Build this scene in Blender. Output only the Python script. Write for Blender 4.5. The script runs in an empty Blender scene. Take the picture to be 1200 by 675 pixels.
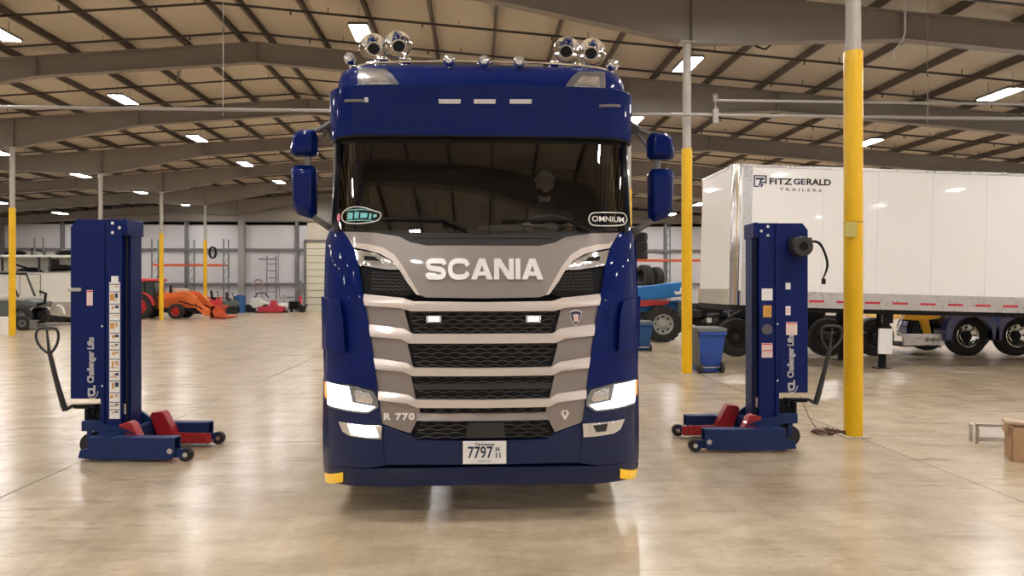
import bpy, bmesh, math, random
from math import sin, cos, tan, pi, sqrt, radians, atan2
from mathutils import Vector, Matrix
random.seed(7)
C = bpy.context.scene.collection
F, CX, HY, EYE, YAW = 870.0, 600.0, 335.0, 1.83, radians(2.83)
CA, SA = cos(YAW), sin(YAW)

def P(u, v, Y):
    """point of the photo pixel (u,v) on the world plane y=Y"""
    r, q = (u-CX)/F, (HY-v)/F
    dx, dy = r*CA+SA, -r*SA+CA
    t = Y/dy
    return Vector((dx*t, Y, EYE+q*t))
def G(u, v):
    """point of the photo pixel on the floor"""
    t = EYE*F/(v-HY); r = (u-CX)/F
    return Vector(((r*CA+SA)*t, (-r*SA+CA)*t, 0))

# ------------------------------------------------------------------ materials
MATS = {}
def mat(name, col, rough=.5, metal=0.0, coat=0.0, emit=None, estr=0, var=.08, vscale=6, bump=0, bscale=40, spec=.5, rvar=.06):
    if name in MATS: return MATS[name]
    m = bpy.data.materials.new(name); m.use_nodes = True
    nt = m.node_tree; b = nt.nodes['Principled BSDF']
    b.inputs['Roughness'].default_value = rough
    b.inputs['Metallic'].default_value = metal
    b.inputs['Coat Weight'].default_value = coat
    b.inputs['Coat Roughness'].default_value = .04
    b.inputs['Specular IOR Level'].default_value = spec
    tc = nt.nodes.new('ShaderNodeTexCoord')
    n = nt.nodes.new('ShaderNodeTexNoise'); n.inputs['Scale'].default_value = vscale; n.inputs['Detail'].default_value = 3
    nt.links.new(tc.outputs['Object'], n.inputs['Vector'])
    mx = nt.nodes.new('ShaderNodeMix'); mx.data_type = 'RGBA'
    mx.inputs[6].default_value = (*[c*(1-var) for c in col], 1)
    mx.inputs[7].default_value = (*[min(1, c*(1+var)) for c in col], 1)
    nt.links.new(n.outputs['Fac'], mx.inputs[0]); nt.links.new(mx.outputs[2], b.inputs['Base Color'])
    mr = nt.nodes.new('ShaderNodeMapRange')
    mr.inputs[3].default_value = max(0, rough-rvar); mr.inputs[4].default_value = min(1, rough+rvar)
    nt.links.new(n.outputs['Fac'], mr.inputs[0]); nt.links.new(mr.outputs[0], b.inputs['Roughness'])
    if emit:
        b.inputs['Emission Color'].default_value = (*emit, 1); b.inputs['Emission Strength'].default_value = estr
    if bump:
        n2 = nt.nodes.new('ShaderNodeTexNoise'); n2.inputs['Scale'].default_value = bscale
        nt.links.new(tc.outputs['Object'], n2.inputs['Vector'])
        bp = nt.nodes.new('ShaderNodeBump'); bp.inputs['Strength'].default_value = bump; bp.inputs['Distance'].default_value = .01
        nt.links.new(n2.outputs['Fac'], bp.inputs['Height']); nt.links.new(bp.outputs[0], b.inputs['Normal'])
    MATS[name] = m
    return m

def glass_mat(name, tint, base, boost):
    m = bpy.data.materials.new(name); m.use_nodes = True
    nt = m.node_tree; nt.nodes.remove(nt.nodes['Principled BSDF']); out = nt.nodes['Material Output']
    tr = nt.nodes.new('ShaderNodeBsdfTransparent'); tr.inputs[0].default_value = (*tint, 1)
    gl = nt.nodes.new('ShaderNodeBsdfGlossy'); gl.inputs['Roughness'].default_value = .01
    lw = nt.nodes.new('ShaderNodeFresnel'); lw.inputs[0].default_value = 1.5
    ma = nt.nodes.new('ShaderNodeMath'); ma.operation = 'MULTIPLY_ADD'; ma.use_clamp = True
    ma.inputs[1].default_value = boost; ma.inputs[2].default_value = base
    nt.links.new(lw.outputs[0], ma.inputs[0])
    mx = nt.nodes.new('ShaderNodeMixShader')
    nt.links.new(ma.outputs[0], mx.inputs[0]); nt.links.new(tr.outputs[0], mx.inputs[1]); nt.links.new(gl.outputs[0], mx.inputs[2])
    nt.links.new(mx.outputs[0], out.inputs[0])
    MATS[name] = m
    return m

navy = mat('navy_paint', (.0010, .0112, .115), .5, 0, .38, rvar=.0, var=.0, spec=.05)
navy_dk = mat('bumper_navy', (.006, .016, .072), .5, 0, .5, rvar=.0, var=.0, spec=.15)
lift_blue = mat('lift_blue', (.0025, .0125, .105), .45, .0, .12, bump=.1, bscale=3, spec=.15, var=.02)
lift_blue2 = mat('lift_leg_blue', (.010, .028, .11), .5, .0, .05, spec=.25)
silver = mat('satin_silver', (.305, .265, .25), .38, .35, .4, rvar=.03, var=.02)
silver_lit = mat('satin_silver_lit', (.66, .585, .54), .34, .25, .4, rvar=.03, var=.02)  # overhead light on grille bars and bonnet ridge, put into a paler silver
chrome = mat('chrome', (.86, .85, .83), .07, 1.0, rvar=.03)
alum = mat('aluminium', (.62, .61, .60), .3, 1.0, rvar=.1, vscale=12)
steelplate = mat('polished_steel_plate', (.75, .73, .68), .12, 1.0, rvar=.08, vscale=4, bump=.3, bscale=3)
black = mat('black_plastic', (.005, .005, .006), .45, 0, .0, spec=.2)
gblack = mat('gloss_black', (.004, .004, .004), .3, 0, .6, spec=.2, rvar=0)
blackm = mat('black_matte', (.006, .006, .007), .8)
meshm = mat('grille_mesh_black', (.085, .085, .09), .25, .2, .5)
dgrey = mat('dark_grey_plastic', (.042, .04, .04), .5, spec=.3)
mgrey = mat('mid_grey_plastic', (.17, .16, .155), .45)
rubber = mat('rubber', (.018, .017, .016), .75, bump=.4, bscale=30)
red = mat('lift_red', (.36, .012, .018), .4, 0, .2, var=.15)
red2 = mat('reflector_red', (.55, .02, .04), .3)
yellow = mat('yellow_plastic_guard', (.80, .47, .0), .35, 0, .15, var=.05)
ylamp = mat('amber_lamp', (.85, .5, .02), .25, 0, .4, emit=(.9, .5, .02), estr=.25)
amber = mat('amber_lens', (.9, .25, .05), .2, emit=(1, .3, .05), estr=.8)
white = mat('trailer_white', (.88, .865, .85), .3, 0, .3, var=.0, rvar=0)
white2 = mat('van_white', (.72, .70, .64), .4, 0, .2, var=.04)
stick = mat('sticker_white', (.85, .84, .82), .5, var=.03)
stickp = mat('sticker_pink', (.8, .62, .58), .5, var=.1)
sticky = mat('sticker_orange', (.65, .33, .07), .5, var=.3, vscale=30)
stickg = mat('sticker_grey_round', (.1, .1, .11), .5, var=.6, vscale=40)
teal = mat('sticker_teal', (.2, .6, .65), .5, var=.3, vscale=60)
txtdark = mat('lettering_dark', (.02, .03, .08), .5)
txtblue = mat('lettering_blue', (.03, .2, .75), .5)
steel = mat('frame_steel', (.235, .205, .18), .55, .0, var=.12, vscale=.7)
purlm = mat('purlin_steel', (.12, .093, .076), .6, var=.1, vscale=.5)
pipem = mat('pipe_dark', (.035, .025, .022), .5)
pipeg = mat('pipe_grey', (.33, .31, .29), .45)
shaftm = mat('column_grey', (.42, .39, .35), .5, 0, .05, var=.05)
wallm = mat('wall_insulation_white', (.62, .60, .63), .65, var=.07, vscale=.35, bump=.2, bscale=1.2)
girt = mat('wall_girt', (.16, .155, .16), .6)
postm = mat('wall_post', (.30, .29, .28), .6)
doorm = mat('door_cream', (.68, .64, .50), .5, var=.03)
orange = mat('tractor_orange', (.72, .15, .03), .4, 0, .2, var=.1)
torange = mat('rack_orange', (.75, .13, .04), .5)
rackg = mat('rack_green_grey', (.16, .2, .19), .5)
tred = mat('tractor_red', (.65, .04, .05), .35, 0, .3)
bblue = mat('machine_blue', (.015, .17, .48), .4, 0, .2, var=.1)
binblue = mat('bin_blue', (.018, .075, .36), .45, 0, .0, var=.08)
bingrey = mat('bin_lid_grey', (.12, .12, .12), .55)
gmach = mat('machine_green_grey', (.10, .115, .11), .5)
card = mat('cardboard', (.42, .26, .14), .8, var=.12, vscale=12)
wood = mat('raw_wood', (.55, .42, .28), .7, var=.15)
rust = mat('rusty_chain', (.12, .065, .04), .55, .5, var=.5, vscale=50)
skin = mat('skin', (.60, .39, .31), .5, var=.05)
cap_g = mat('knit_cap_grey', (.5, .47, .45), .9, bump=.5, bscale=120)
jacket = mat('jacket_grey', (.055, .06, .055), .85)
beardm = mat('beard_dark', (.03, .022, .018), .9, bump=.5, bscale=150)
lens = mat('lamp_lens_clear', (.75, .74, .72), .12, .75, .8, rvar=.05, vscale=60, var=.3)
lens_on = mat('headlamp_lit', (.9, .95, 1), .2, emit=(.86, .95, 1.0), estr=9)
workl = mat('small_lamp_lit', (.9, .9, .9), .2, emit=(1, .97, .92), estr=1.6)
ledm = mat('high_bay_diffuser', (.9, .9, .9), .4, emit=(1.0, .97, .935), estr=86)
yellowf = mat('chassis_yellow', (.72, .37, .01), .4, 0, .2)
tank_g = mat('fender_navy', (.006, .018, .12), .2, .2, 1, rvar=.03)
wsglass = glass_mat('windshield_glass', (.80, .82, .82), .02, 1.5)
sideglass = glass_mat('side_glass', (.35, .38, .38), .03, 1.2)

# ------------------------------------------------------------------ mesh helper
class MB:
    def __init__(s): s.bm = bmesh.new(); s.mi = 0
    def face(s, vs):
        try:
            f = s.bm.faces.new(vs); f.material_index = s.mi; return f
        except ValueError: return None
    def box(s, x0, y0, z0, x1, y1, z1, M=None):
        v = []
        for z in (z0, z1):
            for x, y in ((x0, y0), (x1, y0), (x1, y1), (x0, y1)):
                p = Vector((x, y, z)); v.append(s.bm.verts.new(M @ p if M else p))
        for f in ((3, 2, 1, 0), (4, 5, 6, 7), (0, 1, 5, 4), (1, 2, 6, 5), (2, 3, 7, 6), (3, 0, 4, 7)):
            s.face([v[i] for i in f])
        return s
    def cyl(s, p0, p1, r0, r1=None, n=16, cap=True):
        p0, p1 = Vector(p0), Vector(p1); r1 = r0 if r1 is None else r1
        d = (p1-p0).normalized(); a = d.orthogonal().normalized(); b = d.cross(a)
        R = []
        for p, r in ((p0, r0), (p1, r1)):
            R.append([s.bm.verts.new(p+(a*cos(2*pi*i/n)+b*sin(2*pi*i/n))*r) for i in range(n)])
        for i in range(n): s.face([R[0][i], R[0][(i+1) % n], R[1][(i+1) % n], R[1][i]])
        if cap: s.face(R[0][::-1]); s.face(R[1])
        return s
    def tube(s, pts, r, n=8, close=False):
        pts = [Vector(p) for p in pts]; m = len(pts); R = []; prev = None
        for k, p in enumerate(pts):
            if close: d = pts[(k+1) % m]-pts[k-1]
            else: d = pts[min(k+1, m-1)]-pts[max(k-1, 0)]
            d.normalize()
            a = d.orthogonal().normalized() if prev is None else (prev-d*prev.dot(d)).normalized()
            prev = a; b = d.cross(a)
            rr = r[k] if isinstance(r, (list, tuple)) else r
            R.append([s.bm.verts.new(p+(a*cos(2*pi*i/n)+b*sin(2*pi*i/n))*rr) for i in range(n)])
        for k in range(m if close else m-1):
            A, B = R[k], R[(k+1) % m]
            for i in range(n): s.face([A[i], A[(i+1) % n], B[(i+1) % n], B[i]])
        if not close: s.face(R[0][::-1]); s.face(R[-1])
        return s
    def lathe(s, prof, o, axis, n=24):
        """prof = [(t along axis, radius)]"""
        o, d = Vector(o), Vector(axis).normalized(); a = d.orthogonal().normalized(); b = d.cross(a); R = []
        for t, r in prof:
            R.append([s.bm.verts.new(o+d*t+(a*cos(2*pi*i/n)+b*sin(2*pi*i/n))*max(r, 1e-4)) for i in range(n)])
        for k in range(len(prof)-1):
            for i in range(n): s.face([R[k][i], R[k][(i+1) % n], R[k+1][(i+1) % n], R[k+1][i]])
        return s
    def prism(s, poly, plane, a, b):
        """extrude a 2D polygon; plane 'xz' -> along y from a to b, 'yz' -> along x, 'xy' -> along z"""
        def q(p, t):
            return Vector((p[0], t, p[1])) if plane == 'xz' else Vector((t, p[0], p[1])) if plane == 'yz' else Vector((p[0], p[1], t))
        A = [s.bm.verts.new(q(p, a)) for p in poly]; B = [s.bm.verts.new(q(p, b)) for p in poly]; n = len(poly)
        s.face(A); s.face(B[::-1])
        for i in range(n): s.face([A[i], B[i], B[(i+1) % n], A[(i+1) % n]])
        return s
    def ball(s, c, r, n=12, sc=(1, 1, 1)):
        M = Matrix.Translation(c) @ Matrix.Diagonal((r*sc[0], r*sc[1], r*sc[2], 1))
        res = bmesh.ops.create_uvsphere(s.bm, u_segments=n*2, v_segments=n, radius=1, matrix=M)
        for v in res['verts']:
            for f in v.link_faces: f.material_index = s.mi
        return s
    def loft(s, secs, close=False):
        R = [[s.bm.verts.new(p) for p in sec] for sec in secs]; n = len(R[0])
        for k in range(len(R)-1):
            for i in range(n if close else n-1):
                s.face([R[k][i], R[k][(i+1) % n], R[k+1][(i+1) % n], R[k+1][i]])
        return R
    def build(s, name, m, parent=None, bevel=0, seg=2, smooth=True, angle=38, mods=None):
        bmesh.ops.recalc_face_normals(s.bm, faces=s.bm.faces[:])
        if smooth:
            for f in s.bm.faces: f.smooth = True
            for e in s.bm.edges:
                if len(e.link_faces) == 2 and e.calc_face_angle(0) > radians(angle): e.smooth = False
        me = bpy.data.meshes.new(name); s.bm.to_mesh(me); s.bm.free()
        for x in (m if isinstance(m, (list, tuple)) else [m]): me.materials.append(x)
        o = bpy.data.objects.new(name, me); C.objects.link(o)
        if parent: o.parent = parent
        if bevel:
            b = o.modifiers.new('bevel', 'BEVEL'); b.width = bevel; b.segments = seg; b.limit_method = 'ANGLE'; b.angle_limit = radians(45)
        return o

def thing(name, label, cat, loc=(0, 0, 0), rz=0, group=None):
    o = bpy.data.objects.new(name, None); C.objects.link(o); o.empty_display_size = .1
    o.location = loc; o.rotation_euler = (0, 0, rz); o['label'] = label; o['category'] = cat
    if group: o['group'] = group
    return o
def tag(o, label, cat, group=None, kind=None):
    o['label'] = label; o['category'] = cat
    if group: o['group'] = group
    if kind: o['kind'] = kind
    return o
def struct(o): o['kind'] = 'structure'; return o
def copy_tree(o, parent=None):
    c = o.copy(); C.objects.link(c)
    if parent: c.parent = parent
    for ch in list(o.children): copy_tree(ch, c)
    return c
def text(name, s, m, parent, M, size, sx=1, depth=.003, offset=0, space=1, bevel=0, align='CENTER'):
    cu = bpy.data.curves.new(name, 'FONT'); cu.body = s; cu.size = size; cu.extrude = depth; cu.offset = offset
    cu.space_character = space; cu.bevel_depth = bevel; cu.bevel_resolution = 2
    cu.align_x = align; cu.align_y = 'CENTER'; cu.resolution_u = 3
    t = bpy.data.objects.new('tmp', cu); C.objects.link(t)
    dg = bpy.context.evaluated_depsgraph_get(); dg.update()
    me = bpy.data.meshes.new_from_object(t.evaluated_get(dg)); bpy.data.objects.remove(t); bpy.data.curves.remove(cu)
    for v in me.vertices: v.co.x *= sx
    me.transform(M); me.materials.clear(); me.materials.append(m); me.name = name
    o = bpy.data.objects.new(name, me); C.objects.link(o)
    if parent: o.parent = parent
    return o
FACE_CAM = Matrix.Rotation(pi/2, 4, 'X')      # text plane xy -> xz facing -y
def lerp_tab(tab, z):
    if z <= tab[0][0]: return tab[0][1]
    for (a, b), (c, d) in zip(tab, tab[1:]):
        if z <= c: return b+(d-b)*(z-a)/(c-a)
    return tab[-1][1]

# ================================================================== BUILDING
BAY, Y0 = 6.43, 8.83
XL, XR, RIDGE, WL, WR, YB, YE = -16.9, 4.5, -6.3, -38.0, 25.6, -17.5, 54.3
def roofz(x): return 9.06-.08*abs(x-RIDGE)
EAV = roofz(WL)

def floor_material():
    m = bpy.data.materials.new('polished_concrete'); m.use_nodes = True; nt = m.node_tree; b = nt.nodes['Principled BSDF']
    N, L = nt.nodes.new, nt.links.new
    tc = N('ShaderNodeTexCoord')
    def noise(scale, detail, rough=.55, dist=0, vec=None):
        n = N('ShaderNodeTexNoise'); n.inputs['Scale'].default_value = scale; n.inputs['Detail'].default_value = detail
        n.inputs['Roughness'].default_value = rough; n.inputs['Distortion'].default_value = dist
        L(vec or tc.outputs['Object'], n.inputs['Vector']); return n.outputs['Fac']
    def ramp(src, a, ca, c, cc):
        r = N('ShaderNodeValToRGB'); r.color_ramp.elements[0].position = a; r.color_ramp.elements[0].color = ca
        r.color_ramp.elements[1].position = c; r.color_ramp.elements[1].color = cc; L(src, r.inputs[0]); return r.outputs[0]
    def mul(a, c, fac=1):
        x = N('ShaderNodeMix'); x.data_type = 'RGBA'; x.blend_type = 'MULTIPLY'; x.inputs[0].default_value = fac
        L(a, x.inputs[6]); L(c, x.inputs[7]); return x.outputs[2]
    base = ramp(noise(.22, 4, .5, .3), .28, (.64, .51, .355, 1), .72, (.72, .595, .43, 1))
    mid = ramp(noise(1.3, 8, .62, .2), .2, (.84, .82, .80, 1), .75, (1, 1, 1, 1))
    fine = ramp(noise(14, 6, .7), .25, (.86, .85, .84, 1), .7, (1, 1, 1, 1))
    mp = N('ShaderNodeMapping'); mp.inputs['Scale'].default_value = (.8, 1.8, 1); mp.inputs['Rotation'].default_value = (0, 0, .25)
    L(tc.outputs['Object'], mp.inputs[0])
    streak = ramp(noise(1.5, 9, .66, .5, mp.outputs[0]), .28, (.66, .63, .59, 1), .60, (1, 1, 1, 1))
    mp2 = N('ShaderNodeMapping'); mp2.inputs['Scale'].default_value = (1.7, .35, 1); mp2.inputs['Rotation'].default_value = (0, 0, -.08)
    L(tc.outputs['Object'], mp2.inputs[0])
    tyre = ramp(noise(1.1, 9, .66, .3, mp2.outputs[0]), .28, (.72, .69, .66, 1), .58, (1, 1, 1, 1))
    col = mul(mul(mul(mul(base, mid), fine), streak, .8), tyre, .8)
    # dark scuffs: short stretched smears, in patches
    for rot, sc_, seed in ((.5, (1.0, 6.0, 1), 0), (-.45, (1.2, 7.0, 1), 30), (.9, (1.0, 6, 1), 70)):
        m3 = N('ShaderNodeMapping'); m3.inputs['Scale'].default_value = sc_; m3.inputs['Rotation'].default_value = (0, 0, rot); m3.inputs['Location'].default_value = (seed, seed*.7, 0)
        L(tc.outputs['Object'], m3.inputs[0])
        smear = ramp(noise(1.0, 9, .72, .15, m3.outputs[0]), .545, (0, 0, 0, 1), .68, (1, 1, 1, 1))
        m4 = N('ShaderNodeMapping'); m4.inputs['Location'].default_value = (seed+5, seed, 0); L(tc.outputs['Object'], m4.inputs[0])
        patch = ramp(noise(.7, 2, .5, 0, m4.outputs[0]), .44, (0, 0, 0, 1), .60, (1, 1, 1, 1))
        mm = N('ShaderNodeMath'); mm.operation = 'MULTIPLY'; L(smear, mm.inputs[0]); L(patch, mm.inputs[1])
        m5 = N('ShaderNodeMath'); m5.operation = 'MULTIPLY'; L(mm.outputs[0], m5.inputs[0]); m5.inputs[1].default_value = .75
        x = N('ShaderNodeMix'); x.data_type = 'RGBA'; L(m5.outputs[0], x.inputs[0]); L(col, x.inputs[6]); x.inputs[7].default_value = (.20, .16, .12, 1); col = x.outputs[2]
    # control joints
    sx = N('ShaderNodeSeparateXYZ'); L(tc.outputs['Object'], sx.inputs[0])
    def line(src, positions, w):
        out = None
        for p in positions:
            s = N('ShaderNodeMath'); s.operation = 'SUBTRACT'; L(src, s.inputs[0]); s.inputs[1].default_value = p
            a = N('ShaderNodeMath'); a.operation = 'ABSOLUTE'; L(s.outputs[0], a.inputs[0])
            if out is None: out = a.outputs[0]
            else:
                q = N('ShaderNodeMath'); q.operation = 'MINIMUM'; L(out, q.inputs[0]); L(a.outputs[0], q.inputs[1]); out = q.outputs[0]
        g = N('ShaderNodeMath'); g.operation = 'LESS_THAN'; L(out, g.inputs[0]); g.inputs[1].default_value = w; return g.outputs[0]
    lx = line(sx.outputs['X'], [-29, -16.9, -10.5, -4.1, 4.63, 11, 18], .007)
    ly = line(sx.outputs['Y'], [-9.9, -2.1, 2.4, 8.83, 15.26, 21.7, 28.1, 34.5, 41, 47.4], .006)
    mxx = N('ShaderNodeMath'); mxx.operation = 'MAXIMUM'; L(lx, mxx.inputs[0]); L(ly, mxx.inputs[1])
    fin = N('ShaderNodeMix'); fin.data_type = 'RGBA'; L(mxx.outputs[0], fin.inputs[0]); L(col, fin.inputs[6]); fin.inputs[7].default_value = (.07, .055, .045, 1)
    L(fin.outputs[2], b.inputs['Base Color'])
    b.inputs['Roughness'].default_value = .24
    return m
struct(MB().box(WL-.3, YB-.3, -.3, WR+.3, YE+.3, 0).build('floor', floor_material(), smooth=False))
roofm = mat('roof_liner', (.53, .465, .375), .7, var=.05, vscale=.3, bump=.3, bscale=1.0)
b = MB()
for xa, xb in ((WL-.3, RIDGE), (RIDGE, WR+.3)):
    b.prism([(xa, roofz(xa)), (xb, roofz(xb)), (xb, roofz(xb)+.2), (xa, roofz(xa)+.2)], 'xz', YB-.3, YE+.3)
struct(b.build('ceiling', roofm, smooth=False))
def gable(y0, y1): 
    return MB().prism([(WL, 0), (WR, 0), (WR, roofz(WR)), (RIDGE, roofz(RIDGE)), (WL, roofz(WL))], 'xz', y0, y1)
struct(gable(YE, YE+.25).build('wall_back', wallm, smooth=False))
struct(gable(YB-.25, YB).build('wall_front', wallm, smooth=False))
struct(MB().box(WL-.25, YB, 0, WL, YE, EAV).build('wall_left', wallm, smooth=False))
struct(MB().box(WR, YB, 0, WR+.25, YE, roofz(WR)).build('wall_right', wallm, smooth=False))

def rafter():
    b = MB(); xs = []
    def dep(x):
        d = min(abs(x-c) for c in (WL, XL, XR, WR))
        return .56+max(0, 1-d/4.5)*.52
    pts = sorted(set([WL, WL+4.5, XL-4.5, XL, XL+4.5, RIDGE, XR-4.5, XR, XR+4.5, WR-4.5, WR]))
    top = [(x, roofz(x)-.24) for x in pts]; bot = [(x, roofz(x)-.24-dep(x)) for x in pts]
    b.prism(top+bot[::-1], 'xz', -.012, .012)
    for ln, t in ((top, 0), (bot, 1)):
        for (xa, za), (xb, zb) in zip(ln, ln[1:]):
            b.prism([(xa, za), (xb, zb), (xb, zb-.025), (xa, za-.025)], 'xz', -.13, .13)
    for x in (XL-4.5, XL+4.5, XL, XR-4.5, XR, XR+4.5, RIDGE):      # bolted splices
        b.box(x-.015, -.12, roofz(x)-.24-dep(x), x+.015, .12, roofz(x)-.26)
    return b
r0 = struct(rafter().build('roof_beam', steel, smooth=False)); r0.location.y = Y0
ks = [k for k in range(-4, 8) if k != 0]
for k in ks:
    c = r0.copy(); C.objects.link(c); c.location.y = Y0+BAY*k if k < 7 else 53.7
struct(MB().box(WL, 53.95, 6.45, WR, 54.2, 7.2).build('trim_1', steel, smooth=False))
b = MB(); b.prism([(WL, 6.4), (WR, 6.4), (WR, roofz(WR)-.3), (RIDGE, roofz(RIDGE)-.3), (WL, EAV-.3)], 'xz', 54.2, 54.28)
struct(b.build('trim_2', steel, smooth=False))
# purlins
pm = []
for n in range(0, 21):
    for sgn in (-1, 1):
        x = RIDGE+sgn*(.4+1.6*n)
        if WL+.3 < x < WR-.3: pm.append(x)
p0 = MB().box(-.035, YB, -.18, -.02, YE, 0).box(-.035, YB, -.18, .035, YE, -.168).box(-.035, YB, -.015, .05, YE, 0).build('roof_purlin', purlm, smooth=False)
struct(p0); p0.location = (pm[0], 0, roofz(pm[0])-.005)
for x in pm[1:]:
    c = p0.copy(); C.objects.link(c); c.location = (x, 0, roofz(x)-.005)
# thin pipes beneath the purlins, three in every bay
b = MB(); b.tube([(WL+.2, 0, roofz(WL)-.36), (RIDGE, 0, roofz(RIDGE)-.36), (WR-.2, 0, roofz(WR)-.36)], .03, 6)
for i in range(20):
    x = WL+1.5+3.2*i; b.cyl((x, 0, roofz(x)-.36), (x, 0, roofz(x)-.48), .02, n=6)
    b.cyl((x+.9, 0, roofz(x+.9)-.36), (x+.9, 0, roofz(x+.9)-.2), .01, n=5)
pp0 = b.build('roof_pipe', pipem, smooth=False)
ordn = ['first', 'second', 'third', 'fourth', 'fifth', 'sixth', 'seventh', 'eighth', 'ninth', 'tenth']
first = True
for k in range(0, 7):
    for j, dy in enumerate((.95, 3.1, 5.2)):
        o = pp0 if first else pp0.copy()
        if not first: C.objects.link(o)
        first = False
        o.location.y = Y0+BAY*k+dy
        tag(o, f'thin dark pipe under the roof, {ordn[j]} behind the {ordn[k]} roof beam', 'pipe', 'thin pipes across the roof')
# columns
def column(label, x, y, grey=None, strap=False):
    t = thing('steel_column', label, 'column', (x, y, 0), 0, 'yellow wrapped steel columns')
    top = roofz(x)-.24-1.08
    MB().cyl((0, 0, 0), (0, 0, top), .088, n=24).box(-.16, -.16, top-.02, .16, .16, top).box(-.15, -.15, 0, .15, .15, .012).build('shaft', shaftm, t)
    MB().cyl((0, 0, .012), (0, 0, 4.68), .11, n=28).build('guard', yellow, t)['label'] = 'bright yellow plastic guard sleeve'
    if strap:
        MB().box(-.17, -.125, 2.42, -.02, -.113, 2.60).build('tag', mat('paper_tag_yellow', (.5, .42, .12), .6, var=.3, vscale=40), t)
        MB().cyl((0, 0, 2.60), (0, 0, 2.606), .113, n=28).build('strap', dgrey, t)
        MB().box(-.112, -.02, .02, .112, .02, .07).build('foot_bolt', rust, t)
    return t
column('yellow wrapped steel column with small paper tag between right blue lift and cardboard box', 4.60, Y0, strap=True)
column('yellow wrapped steel column beside the blue wheeled bin', 4.40, 15.26)
column('yellow wrapped steel column hidden far behind the truck and blue machine', 4.5, 21.7)
column('thickest yellow wrapped column at the left edge before the utility cart', XL, 28.0)
column('yellow wrapped column mostly hidden behind the left blue lift', XL, 34.4)
column('yellow wrapped column standing before the orange tractor bonnet', XL, 40.9)
column('slim yellow wrapped column behind the orange tractor bucket', XL, 47.4)
# high bay lights
hb = thing('high_bay_light', 'x', 'ceiling light')
MB().box(-.24, -.62, 0, .24, .62, .07).build('housing', mgrey, hb, bevel=.01)
MB().box(-.21, -.58, -.012, .21, .58, 0).build('diffuser', ledm, hb)
for y in (-.45, .45): MB().cyl((0, y, .07), (0, y, .45), .006, n=6).build('hanger', dgrey, hb)
rows = [(-27.5, 'row nearest the left wall'), (-19.5, 'row left of far yellow columns'), (-11.5, 'row over open floor left of truck'),
        (-2.8, 'row over the truck'), (5.35, 'row over right yellow columns'), (13.5, 'row over the white trailer'), (21.5, 'row past the white trailer')]
first = True
for rx, rd in rows:
    for k in range(-4, 7):
        y = Y0+BAY*(k+.5)
        o = hb if first else copy_tree(hb)
        first = False
        o.location = (rx, y, roofz(rx)-.72)
        lab = f'white high bay light, {ordn[k-1]} visible in the {rd}' if k > 0 else f'white high bay light overhead, in the {rd}'
        o['label'] = lab; o['group'] = 'LED high bay lights'
# gas pipes
b = MB(); b.tube([(WL+.2, 0, 0), (WR-.2, 0, 0)], .035, 8)
for x in (-30, -22, -14, -5.0, 9.4, 17):
    b.cyl((x, 0, -.12), (x, 0, roofz(x)-5.35), .008, n=5)
g = b.build('long_grey_pipe', pipeg, smooth=True); g.location = (0, 15.0, 5.33)
tag(g, 'long grey pipe hanging on rods across the hall, lower of two', 'pipe')
b = MB(); b.tube([(4.9, 0, .18), (4.9, 0, .42), (WR-.2, 0, .42)], .03, 8)
for x in (4.9, 12.6, 20): b.box(x-.05, -.05, -.05, x+.05, .05, .24); b.cyl((x, 0, .4), (x, 0, .55), .05, n=8)
g = b.build('short_grey_pipe', pipeg); g.location = (0, 14.95, 5.2)
tag(g, 'upper grey pipe with brackets starting at the yellow column by the bin', 'pipe')
b = MB(); b.tube([(0, 0, 0), (.0, 0, -.6), (-.05, 0, -.75), (-.22, 0, -.95), (-.22, 0, -1.1)], .018, 6)
g = b.build('conduit', pipeg); g.location = P(1061, 0, 13.5); tag(g, 'short bent grey conduit hanging down above the white trailer', 'conduit')
b = MB(); q = [P(*p, 16.5) for p in ((871, 40), (876, 48), (888, 55), (897, 58), (909, 48), (914, 38), (915, 29))]; b.tube(q, .02, 6)
tag(b.build('hanging_cable', black), 'black cable looped over roof pipes left of the nearest yellow column', 'cable')
b = MB(); a = P(205, 0, 21.7); b.cyl((a.x, 21.9, 8.75), (a.x, 21.9, 7.75), .025, n=6).cyl((a.x+.3, 21.9, 8.75), (a.x, 21.9, 7.8), .025, n=6)
tag(b.build('pipe_bracket', steel), 'steel V bracket hanging from roof near the ridge, left of the truck', 'bracket')

# end wall: girts, posts, door
b = MB()
for z in (1.95, 4.42): b.box(WL, 54.08, z-.09, -12.3, 54.3, z+.09); b.box(-5, 54.08, z-.09, WR, 54.3, z+.09)
struct(b.build('trim_3', girt, smooth=False))
for i, (x, w) in enumerate(((-33.4, .2), (-29.2, .12), (-24.6, .12), (-20.6, .12), (-16.7, .42), (-12.8, .2), (-4.5, .25), (2, .2), (8, .2), (14, .2), (20, .2))):
    struct(MB().box(x-w/2, 53.85, 0, x+w/2, 54.3, 6.5).build(f'trim_{i+4}', postm if w > .3 else girt, smooth=False))
dr = struct(MB().box(-12.15, 54.1, 0, -6.6, 54.3, 5.0).build('door_1', doorm, smooth=False))
b = MB()
for i in range(1, 10): b.box(-12.15, 54.085, i*.5-.02, -6.6, 54.11, i*.5+.02)
b.build('door_panel_seam', girt, dr, smooth=False)
b = MB().box(-12.3, 53.95, 0, -12.15, 54.3, 5.15).box(-6.6, 53.95, 0, -6.45, 54.3, 5.15).box(-12.3, 53.95, 5.0, -6.45, 54.3, 5.15)
b.build('door_frame', girt, dr, smooth=False)
struct(MB().box(-12.1, 54.18, 5.15, -6.6, 54.3, 6.4).build('wall_back_panel', mat('wall_cream', (.58, .53, .43), .6, var=.04), smooth=False))

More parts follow.
